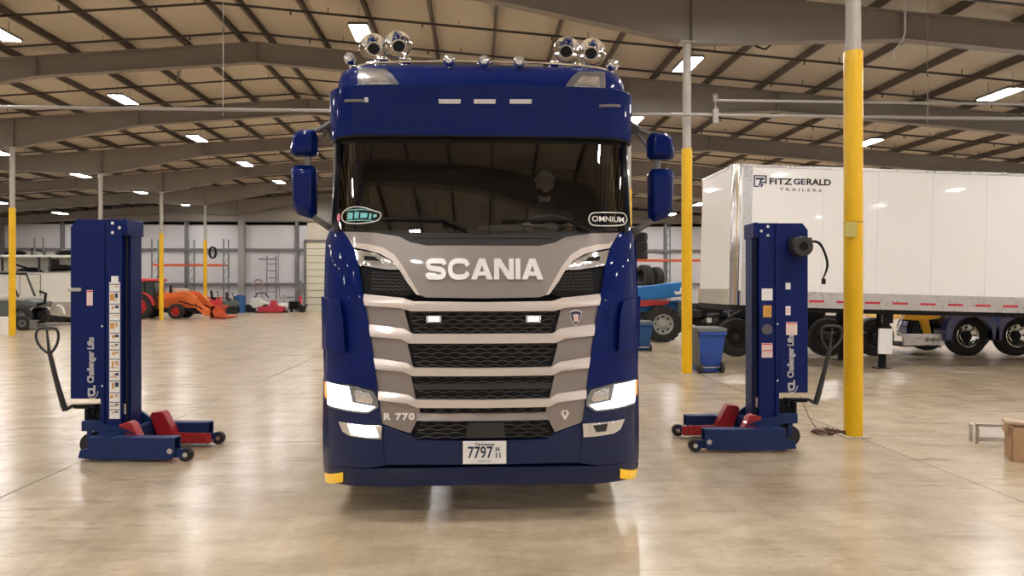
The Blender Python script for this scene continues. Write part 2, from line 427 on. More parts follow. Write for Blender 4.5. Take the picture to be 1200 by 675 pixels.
# ================================================================== TRUCK
TX, TY = .06, 5.80
FZ = [(.2, .10), (.28, .05), (.42, .0), (.9, .0), (1.3, .01), (1.7, .03), (2.0, .07), (2.25, .13), (2.34, .16), (3.1, .28), (3.5, .34)]
def corner(x):
    t = abs(x); c = .05*(t/1.1)**2
    if t > .85:
        q = min((t-.85)/.445, .99); c += .36*(1-sqrt(1-q*q))
    return c
def S(x, z): return lerp_tab(FZ, z)+corner(x)
def L(u, v, surf=S):
    y = 0
    for _ in range(12):
        p = P(u, v, TY+y); x = max(-1.285, min(1.285, p.x-TX)); y = .5*y+.5*surf(x, p.z)
    return (p.x-TX, p.z)
def LL(pts, surf=S): return [L(u, v, surf) for u, v in pts]
def mirror(pts): return [(-x, z) for x, z in pts]
def smooth_poly(pts, n=4):
    out = []; m = len(pts)
    for i in range(m):
        p0, p1, p2, p3 = pts[i-1], pts[i], pts[(i+1) % m], pts[(i+2) % m]
        for k in range(n):
            t = k/n
            out.append(tuple(.5*((2*b)+(c-a)*t+(2*a-5*b+4*c-d)*t*t+(-a+3*b-3*c+d)*t**3) for a, b, c, d in zip(p0, p1, p2, p3)))
    return out
def add_panel(mb, poly, surf=S, off=0, thick=.03, step=.06, bulge=0, tilt=0):
    t = bmesh.new()
    vs = [t.verts.new((x, 0, z)) for x, z in poly]
    f = t.faces.new(vs); bmesh.ops.triangulate(t, faces=[f], ngon_method='EAR_CLIP')
    xs = [p[0] for p in poly]; zs = [p[1] for p in poly]
    def cut(co, no):
        g = t.verts[:]+t.edges[:]+t.faces[:]
        bmesh.ops.bisect_plane(t, geom=g, plane_co=co, plane_no=no, dist=1e-5)
    x = min(xs)+step
    while x < max(xs)-.01: cut((x, 0, 0), (1, 0, 0)); x += step if abs(x) < 1.0 else .025
    z = min(zs)+step*1.3
    while z < max(zs)-.01: cut((0, 0, z), (0, 0, 1)); z += step*1.3
    bmesh.ops.remove_doubles(t, verts=t.verts[:], dist=1e-5)
    t.verts.ensure_lookup_table()
    cx, cz = (min(xs)+max(xs))/2, (min(zs)+max(zs))/2; hx, hz = max(xs)-cx+1e-6, max(zs)-cz+1e-6
    A, B = {}, {}
    for v in t.verts:
        y = surf(max(-1.29, min(1.29, v.co.x)), v.co.z)+off
        bl = bulge*max(0, 1-((v.co.x-cx)/hx)**2)*max(0, 1-((v.co.z-cz)/hz)**2)
        A[v] = mb.bm.verts.new((v.co.x, y-bl-tilt*(lerp_tab([(-1, 1), (0, 1), (1, 0)], (v.co.z-cz)/hz*(1 if hz < .12 else 1))), v.co.z)); B[v] = mb.bm.verts.new((v.co.x, y+thick, v.co.z))
    for f in t.faces:
        mb.face([A[v] for v in f.verts]); mb.face([B[v] for v in reversed(f.verts)])
    for e in t.edges:
        if len(e.link_faces) == 1:
            v, w = e.verts; mb.face([A[v], A[w], B[w], B[v]])
    t.free()
    return mb
truck = thing('semi_truck', 'navy blue and silver semi truck with lit headlights facing the camera', 'truck', (TX, TY, 0))
def panel(name, poly, m, off=0, thick=.03, parent=truck, surf=S, bevel=.004, step=.06, bulge=0, tilt=0):
    return add_panel(MB(), poly, surf, off, thick, step, bulge, tilt).build(name, m, parent, bevel=bevel)

# --- cab shell: side walls, back, header and roof
def wz(z): return lerp_tab([(.3, 1.27), (2.2, 1.275), (2.4, 1.245), (3.05, 1.235), (3.45, 1.235), (3.6, 1.23), (3.68, 1.215), (3.74, 1.175), (3.775, 1.10), (3.79, .95)], z)
def fy(z): return lerp_tab([(.3, 0), (2.3, .15), (3.0, .31), (3.45, .31), (3.55, .34), (3.62, .40), (3.69, .50), (3.74, .62), (3.775, .8), (3.79, 1.05)], z)
def plan(z, x0, ya, yb, grow=0):
    """right half outline at height z from x0 on the front, round the corner, to (w, yb)"""
    w = wz(z); rr = .26; pts = []
    n = 8
    f0 = fy(z)
    def fr(x): return f0+.05*(x/1.1)**2
    for i in range(n+1):
        x = x0+(w-rr-x0)*i/n if x0 < w-rr else x0
        pts.append((x, fr(x)))
    a0 = 0 if x0 < w-rr else math.acos(max(-1, min(1, 1-0))) 
    for i in range(1, 9):
        a = pi/2*i/8; pts.append((w-rr+rr*sin(a), fr(w-rr)+rr*(1-cos(a))))
    for y in (ya, yb): pts.append((w, max(y, fr(w)+rr+.001)))
    return pts
b = MB()
# upper body (z 3.03 - roof), full wrap
zs = [3.03, 3.2, 3.45, 3.52, 3.58, 3.63, 3.68, 3.72, 3.75, 3.77, 3.785]
secs = []
for z in zs:
    r = plan(z, 0, 1.5, 2.25); l = [(-x, y) for x, y in r[::-1]]
    sec = [Vector((x, y, z)) for x, y in l[:-1]+r] + [Vector((wz(z)*.96, 2.35, z)), Vector((-wz(z)*.96, 2.35, z))]
    secs.append(sec)
R = b.loft(secs, close=True); b.face(R[-1]); b.face(R[0][::-1])
# side walls and back below: sections only from the corner backwards
for sg in (-1, 1):
    secs = []
    for z in (.62, .9, 1.3, 1.7, 2.1, 2.34):
        w = wz(z); pts = []
        for x in (1.14, 1.2, 1.24, 1.262, w): pts.append((x, S(x, z)+.03))
        pts += [(w, .7), (w, 1.5), (w, 2.25), (w*.97, 2.35), (0, 2.35)]
        secs.append([Vector((sg*x, y, z)) for x, y in pts])
    b.loft(secs)
    for ya, yb in ((.52, .62), (1.52, 2.25)):                     # door pillar and sleeper side
        secs = []
        for z in (2.33, 2.6, 3.04):
            w = wz(z); secs.append([Vector((sg*w, ya, z)), Vector((sg*w, yb, z)), Vector((sg*(w-.05), yb, z)), Vector((sg*(w-.05), ya, z))])
        b.loft(secs, close=True)
    b.loft([[Vector((sg*1.24, 2.25, z)), Vector((sg*1.2, 2.35, z)), Vector((0, 2.35, z))] for z in (2.33, 3.04)])
b.build('cab_shell', navy, truck)
# dark floor / firewall / curtain inside the cab
b = MB().box(-1.2, .30, .60, 1.2, 2.3, .66).box(-.92, .22, 1.0, .92, .28, 2.22).box(-1.2, 1.75, 1.2, 1.2, 1.8, 3.02).box(-1.2, .5, 1.45, 1.2, 1.75, 1.5)
b.build('cab_interior_lining', mat('cab_lining', (.03, .032, .03), .9), truck)
b = MB(); add_panel(b, [(-1.16, .4), (1.16, .4), (1.16, 2.28), (-1.16, 2.28)], S, .07, .02)
b.build('front_backing', blackm, truck)
# dashboard
b = MB().prism([(.36, 2.0), (.34, 2.25), (.5, 2.30), (.72, 2.28), (.84, 2.1), (.84, 1.7), (.36, 1.7)], "yz", -1.06, 1.06)
b.box(-.05, .66, 2.18, .45, .86, 2.36)
b.build('dashboard', mat('dash_grey', (.10, .115, .105), .6), truck, bevel=.02)
b = MB(); cc = Vector((.62, .90, 2.36)); ax = Vector((0, -.55, .83)).normalized(); ux = Vector((1, 0, 0)); uy = ax.cross(ux)
b.tube([cc+(ux*cos(t)+uy*sin(t))*.22 for t in [2*pi*i/28 for i in range(28)]], .016, 8, close=True)
for t in (.2, pi-.2, -pi/2): b.cyl(cc, cc+(ux*cos(t)+uy*sin(t))*.215, .02, .014, n=8)
b.cyl(cc-ax*.06, cc+ax*.02, .06, n=16).cyl(cc, cc-ax*.35, .03, n=10)
b.build('steering_wheel', mat('wheel_grey', (.2, .2, .2), .4), truck)
for sx in (-.62, .62):
    MB().box(sx-.25, 1.12, 1.55, sx+.25, 1.6, 1.78).box(sx-.24, 1.55, 1.7, sx+.24, 1.7, 2.5).box(sx-.13, 1.56, 2.5, sx+.13, 1.66, 2.72).build('seat', jacket, truck, bevel=.04, seg=3)
for i, uu in enumerate((568,)):
    x, z = L(uu, 248); MB().box(x-.05, .40, z-.07, x+.05, .46, z+.06).build('windshield_camera', black, truck, bevel=.01)

# --- windshield, frame, pillars
WSF = lambda x, z: lerp_tab([(2.2, .11), (2.34, .135), (3.08, .265)], z)+.05*(x/1.1)**2+(.30*(1-sqrt(1-min((max(abs(x)-.92, 0)/.36)**2, .98))))
ws = [(-1.18, 2.28), (0, 2.24), (1.18, 2.28), (1.19, 3.07), (-1.19, 3.07)]
add_panel(MB(), ws, WSF, .0, .004, .05).build('windshield', wsglass, truck)
b = MB()
add_panel(b, [(-1.165, 3.0), (1.165, 3.0), (1.165, 3.08), (-1.165, 3.08)], WSF, -.006, .01)
b.build('windshield_top_band', blackm, truck)
for sg in (-1, 1):
    b = MB(); add_panel(b, [(sg*x, z) for x, z in ((1.165, 2.26), (1.24, 2.30), (1.238, 3.07), (1.175, 3.07))], WSF, -.004, .05, .03)
    b.build('windshield_pillar', gblack, truck)
    b = MB(); b.tube([(sg*1.243, WSF(1.22, z)+.10, z) for z in (2.25, 2.5, 2.8, 3.06)], .013, 8)
    b.build('door_edge_trim', mgrey, truck)
    w = 1.238
    d = MB().box(sg*1.262-.02, .56, 1.25, sg*1.262+.02, 1.52, 2.32).build('door', navy, truck, bevel=.012)
    MB().box(sg*1.235-.004, .60, 2.33, sg*1.235+.004, 1.52, 3.02).build('door_window', sideglass, d)
    MB().box(sg*1.285-.012, 1.25, 1.62, sg*1.285+.012, 1.45, 1.66).build('door_handle', black, d, bevel=.005)
    for i in range(3): MB().box(sg*1.15-.12, .65, .42+i*.3, sg*1.15+.12, 1.1, .46+i*.3).build('cab_step', dgrey, truck, bevel=.01)

# --- sun visor and roof
VS = lambda x, z: .185-(z-3.05)*.13+.05*(x/1.1)**2+(.34*(1-sqrt(1-min((max(abs(x)-.96, 0)/.325)**2, .985))))
vis = [(-1.275, 3.05), (-.9, 3.045), (0, 3.04), (.9, 3.045), (1.275, 3.05), (1.275, 3.42), (1.25, 3.435), (0, 3.44), (-1.25, 3.435), (-1.275, 3.42)]
vz = panel('sun_visor', vis, navy, 0, .025, surf=VS)
b = MB(); add_panel(b, [(-1.265, 3.03), (1.265, 3.03), (1.265, 3.05), (-1.265, 3.05)], VS, .002, .10)
b.build('visor_lip', black, vz)
b = MB(); b.loft([[Vector((x, VS(x, 3.43)+.01, 3.435)) for x in [-1.27+.02*i for i in range(128)]], [Vector((max(-1.2, min(1.2, x)), VS(x, 3.43)+.24, 3.45)) for x in [-1.27+.02*i for i in range(128)]]]); b.build('visor_top', navy, vz)
def vlamp(u0, v0, u1, v1, name, m, par):
    p = LL([(u0, v0), (u1, v0), (u1, v1), (u0, v1)], VS)
    return panel(name, p, m, -.012, .02, par, VS, .003, .04)
for u in (527, 568, 610): vlamp(u-13, 116.5, u+13, 122, 'visor_lamp', lens, vz)
vlamp(404, 117, 428, 120, 'side_visor_trim', mgrey, vz); vlamp(427, 114.5, 432, 120.5, 'visor_clip', chrome, vz)
vlamp(702, 123, 727, 126, 'side_visor_trim', mgrey, vz)
# roof spot lights with silver bezels
RS = lambda x, z: lerp_tab([(3.40, .255), (3.55, .31), (3.62, .37), (3.69, .47), (3.74, .58)], z)+.05*(x/1.1)**2+(.26*(1-sqrt(1-min((max(abs(x)-.93, 0)/.30)**2, .9))))
for mir in (0, 1):
    o = LL([(420, 105), (420, 81), (452, 81.5), (460, 88), (472, 105)], RS); i = LL([(426, 101), (427, 87), (449, 87.5), (462, 103)], RS)
    if mir: o, i = mirror(o), mirror(i)
    hl = panel('roof_spot_light', o, mat('bezel_silver', (.22, .21, .21), .3, .5), -.02, .05, surf=RS, step=.03)
    panel('spot_lens', i, lens, -.032, .02, hl, RS, step=.03, bulge=.008)
b = MB(); b.tube([(x, RS(min(abs(x), 1.1), 3.69)+.10+.0*x, 3.755-.03*(abs(x)/1.1)**3) for x in [-1.1+.11*i for i in range(21)]], .012, 8)
b.build('roof_edge_highlight', chrome, truck)  # no real rail: chrome tube drawn as the highlight line along the roof edge
b = MB(); b.prism([(1.0, 3.74), (1.15, 3.80), (1.7, 3.85), (2.3, 3.85), (2.3, 3.76), (1.2, 3.74)], 'yz', -.9, .9)
b.build('roof_cap', navy, truck, bevel=.02)
# bullet marker lamps
for u, v in ((410, 69), (526, 71), (567, 72), (608, 73), (718, 76)):
    yy = .46 if 450 < u < 690 else .62
    p = P(u, v, TY+yy); x, z = p.x-TX, p.z
    m_ = MB(); m_.lathe([(0, .001), (0, .040), (-.02, .050), (-.05, .052), (-.09, .045), (-.13, .02), (-.14, .001)], (x, yy-.04, z), (0, -1, 0), 20)
    m_.cyl((x, yy+.02, z-.03), (x, yy+.04, z-.13), .014, n=8)
    q = m_.build('marker_lamp', chrome, truck)
    MB().lathe([(.002, .042), (.014, .034), (.02, .001)], (x, yy-.04, z), (0, -1, 0), 20).build('lamp_lens', lens, q)
# air horns
for u, v, yy, s_ in ((437, 54.5, .78, 1), (466.5, 51.5, .9, 1.02), (664.5, 58, .9, 1.0), (694, 60, .78, 1.0)):
    p = P(u, v, TY+yy); x, z = p.x-TX, p.z; d = Vector((.0, -1, .02))
    prof = [(-.75, .02), (-.5, .028), (-.25, .040), (-.12, .052), (-.05, .072), (-.01, .1), (.004, .112), (.006, .118), (-.004, .122), (-.012, .116)]
    h = MB(); h.lathe([(t*s_, r*s_) for t, r in prof[::-1]], (x, yy, z), d, 32)
    h.lathe([(0.005, .112*s_), (-.004, .098*s_), (-.02, .075*s_), (-.04, .050*s_), (-.08, .038*s_), (-.3, .03*s_), (-.31, .001)], (x, yy, z), d, 32)
    h.cyl((x, yy+.18, z-.04), (x, yy+.18, 3.74), .014, n=8).cyl((x, yy+.45, z-.03), (x, yy+.45, 3.74), .014, n=8).ball((x, yy+.80, z-.02), .05, 10)
    hh = h.build('air_horn', chrome, truck)
    MB().lathe([(-.075, .038), (-.08, .001)], (x, yy, z), d, 24).build('horn_throat', blackm, hh)
for u, v in ((450, 71), (476, 71), (650, 75), (676, 78)):
    yy = .75; p = P(u, v, TY+yy); MB().ball((p.x-TX, yy, p.z), .045, 10, (1.1, 1.6, .8)).cyl((p.x-TX, yy, p.z), (p.x-TX, yy, 3.72), .016, n=8).build('horn_bracket', chrome, truck)

# --- mirrors
for sg in (-1, 1):
    def q(u, v, yy): 
        p = P(u if sg < 0 else 1131-u, v if sg < 0 else v+4, TY+yy); return Vector((p.x-TX, yy, p.z))
    yy = .42
    def mbody(pts, dep):
        c = [q(u, v, yy) for u, v in pts]; b = MB()
        A = [b.bm.verts.new(p) for p in c]; cen = sum(c, Vector())/len(c)
        B = [b.bm.verts.new(cen+(p-cen)*.92+Vector((0, dep, 0))) for p in c]; F0 = [b.bm.verts.new(cen+(p-cen)*.72+Vector((0, -.07, 0))) for p in c]
        n = len(c)
        b.face(F0); b.face(B[::-1])
        for i in range(n): b.face([A[i], A[(i+1) % n], F0[(i+1) % n], F0[i]]); b.face([A[i], B[i], B[(i+1) % n], A[(i+1) % n]])
        return b
    up = mbody([(343, 157), (352, 152), (368, 151), (371, 158), (371, 180), (366, 183), (343, 183), (340, 178)], .12).build('upper_mirror', navy, truck, bevel=.02, seg=3)
    lo = mbody([(341, 197), (346, 193), (366, 193), (370, 197), (369, 250), (365, 257), (350, 252), (343, 243)], .14).build('lower_mirror', navy, truck, bevel=.02, seg=3)
    for mo, (a, c) in ((up, ((345, 155), (368, 180))), (lo, ((344, 197), (367, 248)))):
        p0, p1 = q(*a, yy), q(*c, yy)
        MB().box(min(p0.x, p1.x), yy+.125, p1.z, max(p0.x, p1.x), yy+.145, p0.z).build('mirror_glass', chrome, mo, bevel=.005)
    b = MB(); b.tube([q(362, 156, yy+.05), q(378, 150, yy+.12), q(393, 141, yy+.2)], [.022, .02, .03], 10)
    b.tube([q(366, 178, yy+.06), q(372, 168, yy+.1), q(384, 152, yy+.17), q(395, 150, yy+.2)], .016, 8)
    b.build('mirror_arm', mgrey, truck)
    b = MB(); b.tube([q(356, 249, yy+.02), q(370, 256, yy+.04), q(385, 266, yy+.1), q(393, 268, yy+.15)], [.022, .024, .03, .04], 10)
    b.build('mirror_arm', mgrey, truck)
    b = MB(); b.cyl(q(361, 181, yy+.04), q(361, 196, yy+.04), .028, n=10); b.build('mirror_link', mgrey, truck)

# --- cowl and wipers
cow = LL([(393, 264), (402, 266), (430, 268), (500, 269), (566, 270)]); low = LL([(566, 289), (500, 288), (482, 285), (468, 278), (430, 273), (402, 273), (393, 270)])
cl = cow+mirror(cow[:-1])[::-1]+[]; lw = mirror(low)[::-1]
cwl = cow + mirror(cow[:-1])[::-1] + mirror(low[1:])[::-1] + [low[0]] + low[1:]
panel('cowl', cwl, dgrey, -.004, .05, step=.08)
b = MB(); pts = LL([(468, 281), (566, 282)]); add_panel(b, [(-.55, 2.205), (.55, 2.205), (.55, 2.212), (-.55, 2.212)], S, -.008, .02)
b.build('cowl_seam', blackm, truck)
for (u0, v0, u1, v1, u2, v2) in ((446, 256.5, 520, 258, 548, 270), (588, 259, 665, 259, 690, 272)):
    b = MB()
    pts = []
    for uu, vv, o in ((u0, v0, .03), (u1, v1, .04)):
        x, z = L(uu, vv, WSF); pts.append(Vector((x, WSF(x, z)-o, z)))
    x, z = L(u2, v2, WSF); e = Vector((x, WSF(x, z)-.03, z))
    b.tube(pts, .008, 6); b.tube([pts[0].lerp(pts[1], .3), pts[1], e], [.008, .012, .018], 8)
    b.build('wiper', black, truck)

# --- silver bonnet panel
hl_ = LL([(566, 288), (500, 288), (481, 284), (468, 277.5), (440, 273), (402, 272), (409, 280), (415, 290), (430, 293), (446, 297.5), (459, 305), (468, 315), (477, 330), (488, 344.5), (500, 348.5), (566, 349.5)])
hood = hl_+mirror(hl_[1:-1])[::-1]
hood = hl_[:] + [(-x, z) for x, z in hl_[-2:0:-1]]
panel('bonnet_panel', hood, silver, -.022, .05, bevel=.008)
# raised ridge that arcs over each vent
for mir in (0, 1):
    r = LL([(410, 281), (416, 285), (430, 286), (448, 290), (462, 298), (472, 311), (482, 328), (492, 346), (488, 345), (477, 330), (468, 315), (459, 305), (446, 297.5), (430, 293), (415, 290)])
    if mir: r = mirror(r)
    panel('bonnet_ridge', r, silver_lit, -.034, .02, bevel=.006, step=.04)
    h = LL([(416, 292.5), (440, 297), (456, 304), (464, 310), (470, 316), (455, 316), (421, 311)])
    v_ = LL([(421, 312), (455, 317), (470, 317), (481, 333), (487, 343), (476, 348), (425, 343)])
    if mir: h, v_ = mirror(h), mirror(v_)
    up = panel('upper_light_strip', h, lens, -.03, .03, bevel=.003, step=.03, bulge=.006)
    c = LL([(427, 300), (440, 301), (446, 306), (428, 305)]); c = mirror(c) if mir else c
    panel('light_detail', c, black, -.037, .006, up, step=.03, bevel=0)
    vt = panel('corner_vent', v_, black, -.004, .03, step=.04)
    b = MB()
    for i in range(6):
        f = i/6; a0 = L(436-2*f, 319+24*f); a1 = L(474+8*f, 321+22*f)
        pts = []
        for k in range(15):
            t = k/14; x = a0[0]+(a1[0]-a0[0])*t; z = a0[1]+(a1[1]-a0[1])*t+(.005 if k % 2 else -.005)
            pts.append(((-x if mir else x), S(x, z)-.008, z))
        b.tube(pts, .0035, 5)
    b.build('vent_mesh', meshm, vt)
# --- silver grille surround: cheeks and bars
for mir in (0, 1):
    c = LL([(425, 344), (470, 349), (475, 353), (474, 364), (481, 391), (477, 402), (484, 430), (481, 439), (487, 467), (491, 476), (492, 485), (489, 492), (481, 508), (449, 497), (446, 490), (444, 470), (441, 440), (437, 410), (431, 372)])
    if mir: c = mirror(c)
    panel('grille_cheek', c, silver, -.004, .04, bevel=.004, step=.05)
def bar(left, name, m, off, thick=.035):
    top = LL(left[0]); bot = LL(left[1])                       # left half: top outline from outside to centre, bottom likewise
    poly = top + mirror(top[:-1])[::-1] + mirror(bot[:-1]) + [bot[-1]] + bot[:-1][::-1]
    return panel(name, poly, m, off+.014, thick, bevel=.006, step=.07 if abs(off) < .02 else .02, tilt=.03)
bar([[(425, 344.5), (472, 349), (484, 353), (566, 354)], [(428, 358), (470, 361), (482, 364.5), (566, 364.5)]], 'grille_bar', silver_lit, -.03)
bar([[(432, 380), (474, 385), (484, 391), (566, 391)], [(435, 394), (470, 397), (480, 402), (566, 402)]], 'grille_bar', silver_lit, -.03)
bar([[(438, 419), (476, 425), (486, 430.5), (566, 431)], [(441, 432), (474, 435), (484, 440), (566, 440)]], 'grille_bar', silver_lit, -.03)
bar([[(443, 458), (478, 462), (488, 467.5), (566, 468)], [(444, 468), (478, 472), (489, 477), (566, 477)]], 'grille_bar', silver_lit, -.03)
bar([[(489, 484), (500, 484.5), (540, 484.5), (566, 484.5)], [(488, 492), (500, 492.5), (540, 492.5), (566, 492.5)]], 'grille_bar', silver, -.018)
# --- dark openings with mesh
def opening(u0, v0, u1, v1, ub, rows_):
    a, c = L(u0, v0), L(u0+ub, v1)
    poly = [a, (-a[0], a[1]), (-c[0], c[1]), c]
    o = panel('grille_opening', poly, black, .022, .03, bevel=0, step=.08)
    b = MB(); nw = int(abs(a[0])*2/.034)
    for r in range(rows_):
        z = a[1]+(c[1]-a[1])*(r+.5)/rows_; hw = abs(a[0])+(abs(c[0])-abs(a[0]))*(r+.5)/rows_-.03
        pts = []
        for k in range(nw+1):
            x = -hw+2*hw*k/nw; pts.append((x, S(x, z)+.006, z+(.006 if (k//2+r) % 2 else -.006)))
        b.tube(pts, .0042, 5)
    b.build('grille_mesh', meshm, o, smooth=False)
    return o
o1 = opening(473, 364, 0, 391, 9, 6); o2 = opening(476, 402, 0, 431, 8, 6); o3 = opening(480, 439.5, 0, 468, 8, 5)
o4 = opening(489, 477, 0, 485, 3, 2); o5 = opening(490, 492, 0, 515, -9, 5)
a, c = L(484, 450), L(484, 457); panel('grille_blade', [a, (-a[0], a[1]), (-c[0], c[1]), c], dgrey, -.0, .02, o3)
a, c = L(548, 495), L(590, 513); panel('radar_cover', [(a[0]-.0, a[1]), (c[0], a[1]), (c[0]+.015, c[1]), (a[0]-.015, c[1])], dgrey, -.012, .04)
for u in (508.5, 625):
    p = LL([(u-9, 369.5), (u+9, 369.5), (u+9, 378), (u-9, 378)])
    k = panel('work_lamp', p, lens, -.015, .03, step=.05)
    p = LL([(u-6, 371), (u+6, 371), (u+6, 376.5), (u-6, 376.5)]); panel('lamp_glow', p, workl, -.019, .006, k, bevel=0)
# --- letters
def place_text(s, u0, u1, v0, v1, m, name, off, depth, offset=0, bold_sx=None, bevel=0, space=1):
    (x0, z1), (x1, z0) = L(u0, v0), L(u1, v1); cx, cz = (x0+x1)/2, (z0+z1)/2; h = (z1-z0)/.72
    o = text(name, s, m, truck, Matrix.Identity(4), h, 1, depth, offset, space, bevel)
    xs = [v.co.x for v in o.data.vertices]; ys = [v.co.y for v in o.data.vertices]
    sx = (x1-x0)/(max(xs)-min(xs)); sy = (z1-z0)/(max(ys)-min(ys)); mx, my = (max(xs)+min(xs))/2, (max(ys)+min(ys))/2
    for v in o.data.vertices:
        x = cx+(v.co.x-mx)*sx; z = cz+(v.co.y-my)*sy; v.co = Vector((x, S(x, z)+off-v.co.z, z))
    return o
def stroke(pts, w):
    out_l, out_r = [], []
    for k, p in enumerate(pts):
        a_, b_ = pts[max(k-1, 0)], pts[min(k+1, len(pts)-1)]
        d = Vector((b_[0]-a_[0], b_[1]-a_[1])).normalized(); n_ = Vector((-d.y, d.x))*w/2
        out_l.append((p[0]+n_.x, p[1]+n_.y)); out_r.append((p[0]-n_.x, p[1]-n_.y))
    return [[out_l[k], out_l[k+1], out_r[k+1], out_r[k]] for k in range(len(pts)-1)]
def open_smooth(p, n=3):
    out = []
    for i in range(len(p)-1):
        p0, p1, p2, p3 = p[max(i-1, 0)], p[i], p[i+1], p[min(i+2, len(p)-1)]
        for k in range(n):
            t = k/n; out.append(tuple(.5*((2*b)+(c-a)*t+(2*a-5*b+4*c-d)*t*t+(-a+3*b-3*c+d)*t**3) for a, b, c, d in zip(p0, p1, p2, p3)))
    return out+[p[-1]]
Sg = stroke(open_smooth([(1.12, .70), (1.02, .86), (.8, .88), (.32, .88), (.15, .74), (.26, .56), (.6, .50), (.95, .44), (1.07, .28), (.92, .12), (.4, .12), (.2, .13), (.10, .30)]), .25)
Cg = stroke(open_smooth([(1.16, .66), (1.0, .85), (.75, .88), (.45, .88), (.2, .75), (.13, .5), (.2, .25), (.45, .12), (.75, .12), (1.0, .15), (1.16, .34)]), .25)
Ag = [[(0, 0), (.33, 0), (.76, 1), (.45, 1)], [(.9, 0), (1.24, 0), (.80, 1), (.5, 1)], [(.25, .17), (1.0, .17), (.92, .37), (.33, .37)]]
Ng = [[(0, 0), (.29, 0), (.29, 1), (0, 1)], [(.86, 0), (1.15, 0), (1.15, 1), (.86, 1)], [(0, 1), (.36, 1), (1.15, 0), (.79, 0)]]
Ig = [[(0, 0), (.29, 0), (.29, 1), (0, 1)]]
(lx0, lz1), (lx1, lz0) = L(499, 303), L(636, 327.5)
wd = [1.22, 1.25, 1.24, 1.15, .29, 1.24]; tot = sum(wd)+.09*5; xx = 0
bl1 = MB(); SL = lambda x, z: S(x, z)-.018*(lz1-z)/(lz1-lz0)
for g_, w_ in zip((Sg, Cg, Ag, Ng, Ig, Ag), wd):
    for q in g_:
        pp = [(lx0+(xx+x)/tot*(lx1-lx0), lz0+z*(lz1-lz0)) for x, z in q]
        add_panel(bl1, pp, SL, -.036, .03, .3)
    xx += w_+.09
bl1.build('front_lettering', mat('letter_chrome', (.86, .85, .85), .42, .4, .3), truck, smooth=False)
place_text('R 770', 450, 486, 483.5, 492, mat('letter_silver', (.92, .90, .88), .35, .2), 'model_lettering', -.014, .006, .004, space=1.2)
# V emblem
b = MB(); cxv, czv = L(662, 486)
for pts in ([(-.035, .02), (-.02, .02), (0, -.01), (.02, .02), (.035, .02), (.006, -.035), (-.006, -.035)],): add_panel(b, [(cxv+x, czv+z) for x, z in pts], S, -.012, .01)
for dx in (-.012, .012): add_panel(b, [(cxv+dx+x, czv+.022+z) for x, z in ((-.008, 0), (.008, 0), (.008, .014), (-.008, .014))], S, -.012, .01)
b.build('grille_emblem', mat('letter_silver', (.9, .9, .9)), truck)
# shield badge
cxb, czb = L(674.5, 372)
bd = [(cxb+.05*x, czb+.062*z) for x, z in ((-1, .8), (-.4, 1), (.4, 1), (1, .8), (.85, -.1), (.4, -.8), (0, -1.1), (-.4, -.8), (-.85, -.1))]
bg = panel('shield_badge', bd, chrome, -.016, .015, step=.04)
panel('badge_face', [(cxb+(x-cxb)*.8, czb+(z-czb)*.8) for x, z in bd], txtdark, -.02, .006, bg, bevel=0)
panel('badge_emblem', [(cxb+.026*x, czb+.034*z) for x, z in ((-.8, .2), (-.9, .9), (-.3, .6), (0, 1), (.3, .6), (.9, .9), (.8, .2), (.5, -.5), (.6, -1), (-.6, -1), (-.4, -.4))], stickp, -.024, .005, bg, bevel=0)
# --- navy side fairings
for mir in (0, 1):
    f = LL([(388, 267), (396, 268), (404, 273), (411, 283), (416, 292), (420, 306), (424, 330), (427, 350), (432, 375), (437, 410), (441, 440), (443, 456), (410, 449), (380, 443), (379, 400), (380, 345), (381, 300), (382, 281)])
    if mir: f = mirror(f)
    panel('corner_fairing', f, navy, -.028, .08, bevel=.01, step=.04)
    vp = LL([(378, 347), (400, 353), (404, 372), (406, 412), (379, 408)]); vp = mirror(vp) if mir else vp
    panel('wind_deflector', vp, navy, -.075, .03, bevel=.012, step=.04)
# --- bumper
for mir in (0, 1):
    f = LL([(379, 441), (410, 447), (443, 456), (447, 490), (449, 498), (451, 545), (379, 545), (378, 500)]); f = mirror(f) if mir else f
    panel('bumper_corner', f, navy_dk, -.02, .08, bevel=.006, step=.04)
c = LL([(450, 498), (481, 509), (491, 515.5), (540, 516), (566, 516)]); d = LL([(566, 544), (500, 544), (451, 544)])
bp_ = c + mirror(c[:-1])[::-1] + mirror(d[1:])[::-1] + d
bump = panel('bumper', bp_, navy_dk, -.024, .06, bevel=.005)
c = LL([(379, 546), (400, 546), (566, 546)]); d = LL([(566, 567), (400, 566), (385, 563), (381, 557)])
lip = panel('bumper_lip', c + mirror(c[:-1])[::-1] + mirror(d[1:])[::-1] + d, navy_dk, -.032, .10, bevel=.01)
